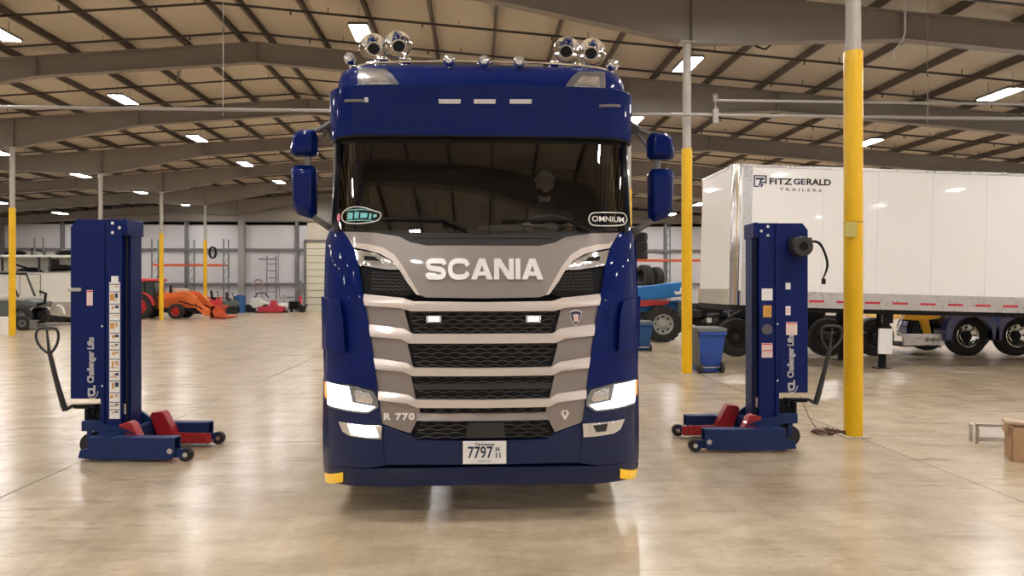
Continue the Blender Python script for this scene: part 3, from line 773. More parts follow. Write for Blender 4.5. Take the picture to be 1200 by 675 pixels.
# headlights
for mir in (0, 1):
    M_ = (lambda p: mirror(p)) if mir else (lambda p: p)
    h = M_(LL([(381, 445), (410, 450.5), (438, 458), (443, 467), (444, 477), (432, 484), (411, 482), (384, 475)]))
    hd = panel('headlight', h, mat('headlight_housing', (.25, .27, .3), .15, .8, 1), -.03, .04, bevel=.004, step=.04)
    panel('lit_lens', M_(LL([(384, 447), (409, 452.5), (413, 471), (440, 476), (432, 481.5), (411, 479.5), (385, 473)])), lens_on, -.036, .008, hd, bevel=0, step=.04)
    panel('turn_lens', M_(LL([(380.3, 447), (383, 447.5), (383.5, 466), (380.5, 464)])), amber, -.037, .01, hd, bevel=0, step=.03)
    panel('projector_lens', M_(LL([(416, 456), (434, 460), (438, 468), (436, 472), (418, 469)])), lens, -.036, .01, hd, step=.03, bulge=.01)
    panel('fog_lamp' , M_(LL([(397, 493), (448, 498), (447, 514), (430, 513), (410, 510), (402, 505)])), lens, -.03, .03, bevel=.003, step=.04)
    g_ = M_(LL([(408, 495.5), (440, 499), (444, 511), (430, 511), (412, 508)]))
    o = panel('fog_lamp_lens', g_, lens if mir else mat('fog_lit', (.9, .95, 1), .2, emit=(.9, .96, 1), estr=7), -.036, .008, bevel=.002, step=.04)
    if not mir: o['label'] = 'lit fog lamp lens'
    if mir:
        panel('fog_lamp_grid', M_(LL([(418, 498), (436, 500), (432, 508), (420, 507)])), dgrey, -.040, .006, bevel=.002, step=.03)
    panel('corner_lamp', M_(LL([(381, 553), (403, 552), (403, 563), (382, 564)])), ylamp, -.05, .05, bevel=.006, step=.03)
# licence plate
a, c = L(542.5, 515.5), L(593, 541.5)
y_ = S(0, .6)-.055; xm, zm = (a[0]+c[0])/2, (a[1]+c[1])/2
pl = MB().box(a[0], y_, c[1], c[0], y_+.006, a[1]).build('licence_plate', stick, truck, bevel=.002)
def flat_text(s, x, z, size, m, par, y, sx=1, off=0, sp=1): return text('lettering', s, m, par, Matrix.Translation((x, y, z)) @ FACE_CAM, size, sx, .001, off, sp)
flat_text('7797', xm-.035, zm-.002, .125, txtdark, pl, y_-.002, .78, .002)
flat_text('H', xm+.10, zm+.024, .045, txtdark, pl, y_-.002, 1, .0015); flat_text('11', xm+.105, zm-.024, .056, txtdark, pl, y_-.002, 1, .0015)
flat_text('Tennessee', xm, zm+.064, .032, txtdark, pl, y_-.002, 1.1, .0006); flat_text('APPORTIONED', xm, zm-.066, .014, txtdark, pl, y_-.002)
# windshield stickers (on the glass)
def wtext(s, u0, u1, v0, v1, m, name):
    (x0, z1), (x1, z0) = L(u0, v0, WSF), L(u1, v1, WSF)
    o = text(name, s, m, truck, Matrix.Identity(4), .1, 1, .0008, .0012)
    xs = [v.co.x for v in o.data.vertices]; ys = [v.co.y for v in o.data.vertices]
    for v in o.data.vertices:
        x = x0+(v.co.x-min(xs))/(max(xs)-min(xs))*(x1-x0); z = z0+(v.co.y-min(ys))/(max(ys)-min(ys))*(z1-z0); v.co = Vector((x, WSF(x, z)-.008-v.co.z, z))
    return o
def wring(pts, r, m, name, n=0):
    p = [L(u, v, WSF) for u, v in pts]; p = smooth_poly(p, 4)
    return MB().tube([(x, WSF(x, z)-.008, z) for x, z in p], r, 6, close=True).build(name, m, truck)
st = wtext('OMNIUM', 693.5, 731, 253, 261, stick, 'sticker_lettering')
wring([(690, 257), (693, 250.5), (702, 249.3), (720, 249.3), (731, 250.5), (734.5, 257), (731, 263), (720, 264.6), (702, 264.6), (693, 263)], .0045, stick, 'sticker_outline')
wring([(401, 256), (403, 248), (412, 243), (425, 243), (438, 247), (446, 250), (445, 256), (438, 260), (420, 262), (406, 261)], .004, stick, 'sticker_outline')
for a_, c_, d_, e_ in ((408, 249, 414, 257), (416, 248, 421, 256), (423, 249.5, 431, 255.5), (433, 250, 436, 257), (438, 251, 442, 255)):
    add_panel(MB(), LL([(a_, c_), (d_, c_+.5), (d_-1, e_), (a_-1, e_)], WSF), WSF, -.009, .002, .03).build('sticker_patch', teal, truck)
for vv in (246.5, 259): 
    b = MB(); b.tube([(x, WSF(x, z)-.008, z) for x, z in LL([(406, vv), (424, vv-1), (440, vv+.5)], WSF)], .004, 6); b.build('sticker_stripe', teal, truck)
x, z = L(397, 255, WSF); panel('round_sticker', [(x+.015*cos(t*pi/8), z+.035*sin(t*pi/8)) for t in range(16)], mat('sticker_rose', (.7, .2, .25), .5), -.010, .004, surf=WSF, bevel=0, step=.02)
# --- chassis and wheels
b = MB()
for sx in (-.42, .42): b.box(sx-.04, .5, .62, sx+.04, 7.2, .88)
b.box(-.5, 1.2, .55, .5, 1.4, .7).box(-.6, 5.2, .88, .6, 6.0, 1.0)
b.build('chassis', blackm, truck)
for sx in (-1, 1): MB().cyl((sx*.95, 2.7, .68), (sx*.95, 3.9, .68), .3, n=24).build('fuel_tank', alum, truck, bevel=.02)
MB().box(-1.25, 2.45, .9, 1.25, 2.6, 3.3).build('rear_fairing', navy, truck, bevel=.02)
def wheel(par, x, y, z, r, w, sg, name='wheel', hubm=alum, spokes=10):
    o = MB(); ax = (sg, 0, 0)
    o.lathe([(-w/2, r*.55), (-w/2, r*.93), (-w*.4, r), (w*.4, r), (w/2, r*.93), (w/2, r*.62), (w*.42, r*.58), (w*.2, r*.55)], (x, y, z), ax, 36)
    t = o.build(name, rubber, par)
    h = MB(); h.lathe([(w*.44, r*.6), (w*.46, r*.56), (w*.15, r*.5), (w*.08, r*.4), (w*.1, r*.24), (w*.38, r*.2), (w*.42, r*.1), (w*.42, .001)], (x, y, z), ax, 36)
    rm = h.build('rim', hubm, t)
    if spokes:
        hb_ = MB()
        for i in range(spokes):
            a = 2*pi*i/spokes; hb_.cyl((x+sg*w*.09, y+cos(a)*r*.42, z+sin(a)*r*.42), (x+sg*w*.13, y+cos(a)*r*.42, z+sin(a)*r*.42), r*.055, n=8)
        hb_.build('rim_hole', blackm, t)
    return t
for sg in (-1, 1):
    wheel(truck, sg*1.08, 1.4, .52, .52, .3, sg)
    for y in (5.0, 6.3): wheel(truck, sg*1.0, y, .52, .52, .55, sg)

# --- driver
drv = thing('person', 'driver in grey knit cap and dark jacket sitting behind the windshield', 'person', (TX+.60, TY+1.26, 0))
def bodymesh():
    b = MB()
    hc = Vector((0, -.02, 2.80))
    b.ball(hc, .1, 14, (.78, .98, 1.16)); b.ball(hc+Vector((0, -.03, -.06)), .075, 12, (.82, .95, .9))       # skull, jaw
    b.ball(hc+Vector((0, -.108, -.01)), .017, 8, (.8, 1.1, 1.5))                                     # nose
    b.ball(hc+Vector((0, -.098, -.055)), .022, 8, (1.2, .5, .4))                                     # mouth
    for s in (-1, 1):
        b.ball(hc+Vector((s*.08, .0, -.005)), .026, 8, (.35, .7, 1.15)); b.ball(hc+Vector((s*.032, -.088, .018)), .015, 8, (1.3, .6, .5))
    b.cyl(hc+Vector((0, .02, -.08)), (0, .03, 2.55), .056, .062, n=14)
    b.ball((0, .03, 2.42), .17, 12, (1.15, .7, 1.0)); b.ball((0, .05, 2.12), .165, 12, (1.0, .72, 1.35)); b.ball((0, .05, 1.9), .17, 12, (1.05, .8, .8))
    for s in (-1, 1):
        sh, el, wr = Vector((s*.20, .02, 2.47)), Vector((s*.28, -.06, 2.20)), Vector((s*.2, -.30, 2.36))
        b.ball(sh, .065, 10); b.cyl(sh, el, .055, .045, n=12); b.ball(el, .045, 10); b.cyl(el, wr, .044, .028, n=12); b.ball(wr, .03, 8)
        palm = wr+Vector((0, -.05, .02)); b.ball(palm, .042, 8, (.9, 1.1, .55))
        for i in range(4):
            k = palm+Vector((s*(.028-.018*i), -.035, .006)); m1 = k+Vector((0, -.026, .006)); m2 = m1+Vector((0, -.01, -.022))
            b.tube([k, m1, m2], [.0095, .009, .008], 8); b.ball(m2, .008, 6)
        b.tube([palm+Vector((-s*.03, .01, 0)), palm+Vector((-s*.05, -.02, .004)), palm+Vector((-s*.045, -.04, 0))], [.012, .0105, .009], 8)
        hip, kn, an = Vector((s*.10, .03, 1.88)), Vector((s*.14, -.42, 1.92)), Vector((s*.14, -.50, 1.55))
        b.cyl(hip, kn, .085, .06, n=12); b.ball(kn, .06, 10); b.cyl(kn, an, .056, .038, n=12); b.ball(an+Vector((0, -.06, -.03)), .05, 8, (.8, 2.0, .7))
    return b
bo = bodymesh().build('body', skin, drv); r = bo.modifiers.new('fuse', 'REMESH'); r.mode = 'VOXEL'; r.voxel_size = .007
sm = bo.modifiers.new('soft', 'SMOOTH'); sm.iterations = 3; r.use_smooth_shade = True
b = MB(); b.ball((0, .03, 2.42), .185, 12, (1.17, .74, 1.0)); b.ball((0, .05, 2.12), .18, 12, (1.03, .76, 1.35)); b.cyl((0, .02, 2.55), (0, .025, 2.63), .085, .075, n=14)
for s in (-1, 1):
    sh, el, wr = Vector((s*.20, .02, 2.47)), Vector((s*.28, -.06, 2.20)), Vector((s*.2, -.30, 2.36)); b.ball(sh, .08, 10); b.cyl(sh, el, .07, .06, n=12); b.ball(el, .06, 10); b.cyl(el, wr, .058, .042, n=12)
jk = b.build('jacket', jacket, drv); r = jk.modifiers.new('fuse', 'REMESH'); r.mode = 'VOXEL'; r.voxel_size = .012; r.use_smooth_shade = True; jk.modifiers.new('soft', 'SMOOTH').iterations = 4
b = MB(); b.ball((0, -.012, 2.835), .1, 14, (.86, 1.04, 1.0)); bmesh.ops.bisect_plane(b.bm, geom=b.bm.verts[:]+b.bm.edges[:]+b.bm.faces[:], plane_co=(0, 0, 2.845), plane_no=(0, -.25, -1), clear_outer=True)
b.tube([(sin(t)*.088, -.012-cos(t)*.107, 2.842+.0*cos(t)+.026*cos(t)) for t in [2*pi*i/24 for i in range(24)]], .010, 8, close=True)
b.build('knit_cap', cap_g, drv)
b = MB(); b.ball((0, -.05, 2.728), .07, 12, (.95, .95, .8)); b.ball((0, -.104, 2.757), .014, 8, (2.2, .6, .5)); b.build('beard', beardm, drv)

# ================================================================== COLUMN LIFTS
def lift(sg, loc, label):
    """local x grows towards the truck for the left lift (sg=1); sg=-1 mirrors"""
    t = thing('column_lift', label, 'vehicle lift', loc, -YAW, 'mobile column lifts')
    X = lambda x: sg*x
    def bx(mb, x0, y0, z0, x1, y1, z1): return mb.box(min(X(x0), X(x1)), y0, z0, max(X(x0), X(x1)), y1, z1)
    # control box with cut corner
    poly = [(-.33, .62), (0, .62), (0, 2.54), (-.27, 2.54), (-.33, 2.46)]
    cb = MB().prism([(X(x), z) for x, z in poly], 'xz', -.2, .1).build('control_cabinet', lift_blue, t, bevel=.008)
    # mast: U shaped post with a groove, lighter inner carriage and head box
    m_ = MB(); bx(m_, 0, -.215, .16, .045, .12, 2.54); bx(m_, .045, -.205, .16, .07, .12, 2.54); bx(m_, .07, -.215, .16, .228, .12, 2.54); bx(m_, .228, -.16, .16, .26, .12, 2.52)
    mast = m_.build('mast', lift_blue, t, bevel=.006)
    m_ = MB(); bx(m_, .262, -.13, .2, .285, .10, 2.42); m_.build('carriage_rail', lift_blue2 if sg < 0 else lift_blue, t, bevel=.006)
    m_ = MB(); bx(m_, .235, -.235, 2.37, .295, .13, 2.545); m_.build('mast_head', lift_blue, t, bevel=.012)
    m_ = MB(); bx(m_, .25, -.17, .2, .262, -.14, 2.40); m_.build('groove', blackm, t)
    m_ = MB()
    for x, z in ((.13, 2.50), (.13, 2.40), (.205, 2.45), (.02, 1.40), (.02, .76)): m_.ball((X(x), -.217, z), .017 if z > 2 else .011, 6, (1, .3, 1))
    m_.build('bolt', stick, t)
    # legs
    for y, nm in ((-.40, 'front'), (.46, 'rear')):
        l = MB(); w = .075
        pr = [(X(.02), .03), (X(.88), .03), (X(.91), .09), (X(.91), .255), (X(.02), .255)]
        l.prism(pr, 'xz', y-w, y-w+.012); l.prism(pr, 'xz', y+w-.012, y+w)
        l.prism([(X(.02), .245), (X(.91), .245), (X(.91), .257), (X(.02), .257)], 'xz', y-w, y+w)
        l.prism([(X(-.11), .04), (X(.03), .03), (X(.03), .15), (X(-.09), .12)], 'xz', y-.04, y+.04)
        lg = l.build('leg', lift_blue2, t, bevel=.004)
        cw = MB().cyl((X(1.0), y-.03, .07), (X(1.0), y+.03, .07), .07, n=20).build('leg_roller', rubber, t)
        MB().cyl((X(1.0), y-.036, .07), (X(1.0), y+.036, .07), .025, n=12).build('roller_hub', alum, cw)
        bxx = MB(); bx(bxx, .88, y-.035, .045, 1.0, y+.035, .13) ; bxx.build('roller_bracket', lift_blue2, lg)
        MB().cyl((X(.86), y-w-.006, .12), (X(.86), y-w, .12), .028, n=12).build('leg_bolt', alum, lg)
        # diagonal brace up to the mast
        bc = MB(); bc.prism([(X(.0), .26), (X(.42), .26), (X(.12), .48), (X(.0), .48)] if nm == 'rear' else [(X(.0), .26), (X(.38), .26), (X(.2), .33), (X(.0), .36)], 'xz', y*.55-.02, y*.55+.02); bc.build('brace', lift_blue2, t)
    m_ = MB(); m_.prism([(X(.03), -.46), (X(.2), -.46), (X(.28), -.2), (X(.28), .25), (X(.2), .5), (X(.03), .5)], 'xy', .16, .27); m_.build('base_plate', lift_blue2, t, bevel=.01)
    # red wheel forks
    for y in (-.16, .30):
        f = MB()
        if y < 0: f.prism([(X(a_), c_) for a_, c_ in ((.195, .30), (.205, .35), (.30, .378), (.345, .355), (.46, .11), (.27, .11))], 'xz', y-.07, y+.07)
        else:
            f.prism([(X(a_), c_) for a_, c_ in ((.31, .36), (.33, .40), (.44, .41), (.47, .385), (.59, .16), (.59, .05), (.42, .05))], 'xz', y-.07, y+.07)
            f.prism([(X(.58), .05), (X(.98), .05), (X(1.0), .08), (X(1.0), .165), (X(.58), .175)], 'xz', y-.07, y-.055); f.prism([(X(.58), .05), (X(.98), .05), (X(.98), .07), (X(.58), .07)], 'xz', y-.07, y+.07)
        fk = f.build('wheel_fork', red, t, bevel=.008); fk['label'] = 'red wheel fork'
        if y > 0:
            d = MB()
            for i in range(5): d.cyl((X(.68+.06*i), y-.073, .095+.03*(i % 2)), (X(.68+.06*i), y-.069, .095+.03*(i % 2)), .009, n=8)
            d.build('fork_hole', blackm, fk)
    m_ = MB(); bx(m_, .27, -.10, .1, .34, .3, .30); m_.build('fork_carriage', lift_blue2, t, bevel=.01)
    # steering wheel unit at the back with pump and tiller
    m_ = MB(); bx(m_, -.22, -.19, .27, .02, .12, .38); bx(m_, -.17, -.175, .12, -.11, -.16, .30); m_.prism([(X(-.05), .25), (X(.06), .25), (X(.02), .36), (X(-.04), .36)], 'xz', -.19, -.17); m_.build('steer_bracket', lift_blue2, t, bevel=.01)
    for y in (-.12, .05):
        w_ = MB().cyl((X(-.14), y-.03, .122), (X(-.14), y+.03, .122), .12, n=24).build('steer_wheel', rubber, t)
        MB().cyl((X(-.14), y-.034, .122), (X(-.14), y+.034, .122), .03, n=12).build('steer_hub', dgrey, w_)
    m_ = MB(); m_.cyl((X(-.16), -.03, .30), (X(-.16), -.03, .54), .05, n=14).cyl((X(-.07), -.03, .30), (X(-.07), -.03, .50), .06, n=14).cyl((X(-.22), -.06, .34), (X(-.22), -.06, .5), .035, n=12)
    bx(m_, -.38, -.06, .49, .0, 0, .53); bx(m_, -.12, -.1, .38, -.02, .05, .47)
    for i in range(4): m_.ball((X(-.20+.035*i), -.09, .36+.05*(i % 3)), .02, 6)
    m_.build('hydraulic_pump', black, t, bevel=.004)
    h = MB(); h.tube([(X(-.47), -.05, .47), (X(-.492), -.06, .54), (X(-.56), -.08, .83), (X(-.625), -.09, 1.12)], [.032, .032, .026, .022], 10)
    h.tube([(X(-.47), -.05, .48), (X(-.40), -.04, .52), (X(-.2), -.03, .52)], .02, 8)
    loopc = [(-.625, 1.10), (-.72, 1.17), (-.765, 1.26), (-.76, 1.33), (-.72, 1.365), (-.58, 1.37), (-.535, 1.34), (-.525, 1.26), (-.56, 1.16)]
    h.tube([(X(x), -.09, z) for x, z in smooth_poly(loopc, 3)], .014, 8, close=True)
    h.tube([(X(-.625), -.09, 1.12), (X(-.65), -.09, 1.35)], [.018, .010], 8)
    h.build('tiller_handle', dgrey, t)
    yb = -.203
    # lettering running up the cabinet
    lx = X(-.10) if sg > 0 else X(-.14)
    def vtext(nm, body, cz, length, height, off):
        o = text(nm, body, stick, cb, Matrix.Identity(4), .1, 1, .001, off, .95)
        xs = [v.co.x for v in o.data.vertices]; ys = [v.co.y for v in o.data.vertices]
        for v in o.data.vertices:
            a_ = (v.co.x-min(xs))/(max(xs)-min(xs))-.5; c_ = (v.co.y-min(ys))/(max(ys)-min(ys))-.5
            v.co = Vector((lx-c_*height, yb-.002, cz+a_*length))
    vtext('lettering', 'Challenger Lifts', 1.035, .49, .095, .0045)
    vtext('logo_lettering', 'CL', .705, .12, .085, .006)
    e = MB(); xx = X(-.10) if sg > 0 else X(-.14)
    e.tube([(xx+.058*cos(a)+.01, yb-.002, .705+.08*sin(a)) for a in [-2.6+.2*i for i in range(14)]], .004, 5); e.build('logo_ring', stick, cb)
    def st(x0, x1, z0, z1, m, nm='sticker', y=-.217, par=mast): 
        b = MB(); bx(b, x0, y-.002, z0, x1, y+.001, z1); return b.build(nm, m, par)
    if sg > 0:
        ds = st(.098, .212, .41, 1.87, stick, 'decal_strip'); st(.118, .195, 1.87, 1.935, stick, 'decal_strip')
        rr = random.Random(3); z = 1.85; b1, b2, b3 = MB(), MB(), MB()
        while z > .46:
            h_ = rr.choice((.05, .07, .1)); 
            b1.box(.102, -.2215, z-.008, .208, -.219, z)
            b2.box(.108+rr.random()*.03, -.2215, z-h_+.01, .12+rr.random()*.04, -.219, z-.025)
            (b3 if rr.random() > .4 else b1).box(.16, -.2215, z-h_*.7, .185+rr.random()*.015, -.219, z-.02)
            if rr.random() > .6: b3.box(.108, -.2215, z-h_, .185, -.219, z-h_+.012)
            z -= h_+.03
        b1.build('decal_print', txtdark, ds); b2.build('decal_print', sticky, ds); b3.build('decal_print', mat('print_tan', (.6, .4, .25), .6), ds)
        s1 = st(-.152, -.088, 1.62, 1.785, stickp, y=yb, par=cb); st(-.147, -.093, 1.765, 1.778, red2, 'sticker_print', y=yb-.002, par=s1)
        b = MB(); bx(b, -.35, -.225, 1.77, -.20, -.2, 1.81); b.build('latch', alum, cb, bevel=.005)
    else:
        st(.078, .20, 1.666, 1.80, stick); st(.09, .185, 1.475, 1.61, sticky)
        e = MB(); e.cyl((X(.138), -.222, 1.338), (X(.138), -.216, 1.338), .06, n=20); e.build('round_gauge', stickg, mast)
        s1 = st(.078, .20, 1.02, 1.183, stickp); st(.083, .195, 1.095, 1.105, red2, 'sticker_print', y=-.2195, par=s1); st(.083, .195, 1.165, 1.178, red2, 'sticker_print', y=-.2195, par=s1)
        st(-.13, -.075, 1.79, 1.865, stick, y=yb, par=cb); s2 = st(-.13, -.075, 1.50, 1.60, stick, y=yb, par=cb)
        st(-.128, -.077, 1.53, 1.535, red2, 'sticker_print', y=yb-.002, par=s2); st(-.128, -.077, 1.565, 1.57, red2, 'sticker_print', y=yb-.002, par=s2)
        s3 = st(-.205, -.08, 1.275, 1.42, stickp, y=yb, par=cb); st(-.20, -.085, 1.40, 1.412, red2, 'sticker_print', y=yb-.002, par=s3)
        rl = MB().cyl((X(-.215), -.36, 2.27), (X(-.215), -.2, 2.27), .115, n=28).box(X(-.33), -.33, 2.23, X(-.1), -.22, 2.37).build('cord_reel', dgrey, t, bevel=.015)
        MB().cyl((X(-.215), -.372, 2.27), (X(-.215), -.355, 2.27), .05, n=20).build('reel_hub', black, rl)
        MB().tube([(X(x), -.28, z) for x, z in smooth_poly([(-.3, 2.33), (-.42, 2.32), (-.49, 2.2), (-.52, 2.05), (-.46, 1.9), (-.46, 1.89), (-.51, 2.05), (-.48, 2.2), (-.41, 2.31), (-.3, 2.325)], 3)], .009, 6, close=True).build('power_cord', black, rl)
        MB().box(X(-.49), -.30, 1.85, X(-.455), -.26, 1.91).build('cord_plug', black, rl, bevel=.004)
    m_ = MB(); m_.box(min(X(.218), X(.258)), -.163, .45, max(X(.218), X(.258)), -.160, .56); m_.build('small_sticker', stickp, mast)
    return t
def w_at(Xc, Zc): return (Xc*CA+Zc*SA, -Xc*SA+Zc*CA, 0)
lift(1, w_at(-4.40, 8.15), 'blue column lift with tall ruler-like decal strip, standing left of the truck')
lift(-1, w_at(3.02, 8.60), 'blue column lift with cord reel at its top, right of the truck')

# ================================================================== RIGHT SIDE
# white dry van trailer, nose slightly high
TLX, TLY = 5.50, 15.72
tr = thing('box_trailer', 'long white box trailer with dark blue lettering on its side', 'trailer', (TLX, TLY, 0))
tr.rotation_euler = (0, radians(1.5), 0)
Ltr, Wt, zb, zt = 16.1, 2.55, 1.40, 4.47
b = MB().box(.12, 0, zb+.33, Ltr, Wt, zt-.05); b.box(-.02, .22, zb+.33, .14, Wt-.22, zt-.05)
b.build('box_body', white, tr, bevel=.01)
b = MB()
for x in [i*1.22 for i in range(1, 13)]: b.box(x+.7, -.004, zb+.34, x+.712, 0, zt-.06)
b.build('panel_seam', mat('seam_grey', (.74, .73, .72), .5), tr)
for yy, s in ((0, 1), (Wt, -1)):
    c = []
    for i in range(9):
        a = pi/2*i/8; c.append((.24-.26*sin(a), yy+s*(.26-.26*cos(a))-.006*s))
    c2 = [(x+.03, y+s*.02) for x, y in c[::-1]]
    MB().prism(c+c2, 'xy', zb+.02, zt).build('nose_corner', steelplate, tr)['label'] = 'polished steel nose corner'
MB().box(.16, -.014, zb+.02, .36, .01, zt-.02).build('corner_strip', alum, tr)
b = MB().box(-.03, .2, zt-.07, Ltr, Wt-.2, zt).box(.1, -.012, zt-.07, Ltr, Wt+.012, zt-.01); b.build('top_rail', alum, tr, bevel=.005)
sr = MB().box(.3, -.015, zb+.0, Ltr, .05, zb+.34).box(.3, Wt-.05, zb, Ltr, Wt+.015, zb+.34).box(.3, -.028, zb+.3, Ltr, .0, zb+.345).box(.3, -.03, zb-.0, Ltr, .0, zb+.04).build('side_rail', alum, tr)
for i in range(26): MB().box(.42+i*.62, -.034, zb+.12, .42+i*.62+.33, -.013, zb+.165).build('reflective_tape', red2, sr, smooth=False)
MB().box(-.045, .2, zb+.02, -.015, Wt-.2, zb+.36).build('nose_plate', steelplate, tr)
MB().box(-.0, .1, zb-.1, Ltr, Wt-.1, zb+.03).build('underframe', blackm, tr)
for yy in (.35, Wt-.35):
    lgear = MB().box(3.42, yy-.1, .5, 3.62, yy+.1, zb).box(3.46, yy-.06, .1, 3.58, yy+.06, .6).box(3.35, yy-.12, .085, 3.69, yy+.12, .11).build('landing_leg', black, tr, bevel=.005)
MB().box(3.36, .2, .42, 3.66, .25, .98).build('gear_cover', stick, lgear)
MB().box(3.36, .19, 1.1, 3.66, .24, 1.42).build('gear_plate', black, lgear)
MB().tube([(3.92, .17, 1.42), (3.8, .14, 1.15), (3.72, .12, .98), (3.72, .10, .9), (3.86, .1, .82)], .018, 8).build('crank_handle', alum, lgear)
b = MB()
for i in range(8): b.box(3.40, .186, 1.12+i*.035, 3.42, .19, 1.13+i*.035)
b.build('gear_hole', stick, lgear)
for x in (12.6, 13.9):
    for s, yy in ((-1, .25), (1, Wt-.25)):
        o = MB(); o.lathe([(-.25, .3), (-.25, .47), (-.2, .5), (.2, .5), (.25, .47), (.25, .3), (.1, .28), (.1, .01)], (x, yy, .86), (0, s, 0), 28); o.build('wheel', rubber, tr)
# lettering and logo on the side
def side_text(s, u0, u1, v0, v1, m, name, off=.001):
    a, c = P(u0, v0, TLY), P(u1, v1, TLY); x0, z1, x1, z0 = a.x-TLX, a.z, c.x-TLX, c.z
    tl = tan(radians(1.5))
    o = text(name, s, m, tr, Matrix.Identity(4), .3, 1, .001, off)
    xs = [v.co.x for v in o.data.vertices]; ys = [v.co.y for v in o.data.vertices]
    for v in o.data.vertices:
        fx = (v.co.x-min(xs))/(max(xs)-min(xs)); fz = (v.co.y-min(ys))/(max(ys)-min(ys))
        v.co = Vector((x0+(x1-x0)*fx, -.006, z0+(z1-z0)*fz+tl*(x0)))
    return o
side_text('FITZ', 896, 922.5, 208.5, 216, txtdark, 'lettering', .008); side_text('GE', 924, 938, 209, 216.3, txtblue, 'lettering', .008); side_text('RALD', 939.5, 968, 209.3, 216.8, txtdark, 'lettering', .008)
side_text('T R A I L E R S', 908, 957, 220, 223.6, txtdark, 'lettering', .003)
a, c = P(877.5, 206, TLY), P(892.5, 220, TLY); x0, z1, x1, z0 = a.x-TLX, a.z, c.x-TLX, c.z
w_, h_ = x1-x0, z1-z0
b = MB()
def lg(*pts): b.prism([(x0+w_*px, z0+h_*pz+.03) for px, pz in pts], 'xz', -.008, -.001)
lg((0, 0), (.1, 0), (.1, 1), (0, 1)); lg((0, .9), (1, .9), (1, 1), (0, 1)); lg((0, 0), (.4, 0), (.45, .1), (0, .1)); lg((.9, .3), (1, .3), (1, 1), (.9, 1))
lg((.15, .62), (.8, .62), (.86, .78), (.15, .78)); lg((.38, .12), (.52, .12), (.66, .62), (.5, .62)); lg((.6, .35), (.92, .35), (.96, .47), (.64, .47)); lg((.52, .0), (.66, .0), (.76, .3), (.62, .3))
b.build('logo', txtdark, tr)

def side_wheel(par, x, y, r, w, hubm, name='wheel', s=-1, z=None, chromey=False):
    """wheel whose axle runs along world y, face towards the camera (s=-1)"""
    z = r if z is None else z
    o = MB(); ax = (0, s, 0)
    o.lathe([(-w/2, r*.5), (-w/2, r*.93), (-w*.4, r), (w*.4, r), (w/2, r*.93), (w/2, r*.62), (w*.40, r*.56), (w*.1, r*.52)], (x, y, z), ax, 32)
    t = o.build(name, rubber, par)
    h = MB(); h.lathe([(w*.42, r*.60), (w*.44, r*.55), (w*.2, r*.50), (w*.14, r*.34), (w*.30, r*.22), (w*.40, r*.2), (w*.5, r*.12), (w*.5, .001)], (x, y, z), ax, 32)
    h.build('rim', hubm, t)
    k = MB()
    for i in range(8):
        a = 2*pi*i/8; k.cyl((x+cos(a)*r*.42, y+s*w*.16, z+sin(a)*r*.42), (x+cos(a)*r*.42, y+s*w*.21, z+sin(a)*r*.42), r*.06, n=8)
    if chromey: k.cyl((x-.06, y+s*w*.3, z), (x-.06, y+s*w*.56, z), r*.24, n=16)
    k.build('rim_hole', blackm, t)
    return t
# tractor unit chassis parked behind the trailer: navy fenders, yellow frame
YT = 18.9
a = G(1130, 420)
dt = thing('tractor_chassis', 'navy fendered tandem axle truck rear with chrome wheels seen under the white trailer', 'truck', (P(1131, 420, YT).x, YT, 0))
for i in range(2):
    x0 = i*1.33
    side_wheel(dt, x0, .0, .53, .30, chrome, chromey=True)
    side_wheel(dt, x0, 1.7, .53, .30, chrome, s=1)
    prof = []; n = 18
    for k in range(n+1):
        an = pi*(-.06)+pi*1.12*k/n; prof.append((x0+.72*cos(an), .53+.72*sin(an)))
    inner = [(x0+(x-x0)*.93, .53+(z-.53)*.93) for x, z in prof[::-1]]
    MB().prism(prof+inner, 'xz', -.28, .22).build('fender', tank_g, dt, bevel=.01)
    MB().prism(prof+[(x0+.54*cos(pi*(-.06)+pi*1.12*k/n), .53+.50*sin(pi*(-.06)+pi*1.12*k/n)) for k in range(n, -1, -1)], 'xz', -.30, -.28).build('fender_lip', tank_g, dt)
    MB().prism(prof+inner, 'xz', 1.45, 1.95).build('fender', tank_g, dt)
MB().box(-1.0, .5, .85, 6.5, .62, 1.1).box(-1.0, 1.1, .85, 6.5, 1.22, 1.1).build('frame_rail', blackm, dt)
b = MB().prism([(-1.75, .95), (-1.65, 1.12), (-1.1, 1.17), (-.82, 1.32), (-.45, 1.32), (-.62, 1.18), (-.75, .98), (-1.2, .92)], 'xz', -.1, 1.8)
b.prism([(-1.32, 1.0), (-1.08, 1.0), (-.98, .5), (-1.14, .5)], 'xz', -.14, -.06)
MB().prism([(.5, 1.30), (.9, 1.26), (1.1, 1.2), (.6, 1.2)], 'xz', -.2, .2).build('yellow_bracket', yellowf, dt)
b.build('yellow_frame', yellowf, dt, bevel=.01)
b = MB().box(-1.76, -.16, .28, -.66, -.1, .58); lb = b.build('light_bar', alum, dt, bevel=.01)
b = MB()
for i in range(3): b.cyl((-1.13+.14*i, -.18, .43), (-1.13+.14*i, -.16, .43), .06, n=16)
b.build('bar_lamp', mat('lamp_olive', (.45, .45, .3), .3), lb)
MB().prism([(-1.78, .3), (-.7, .25), (-.7, .22), (-1.78, .25)], 'xz', -.1, 1.9).build('bumper', blackm, dt)
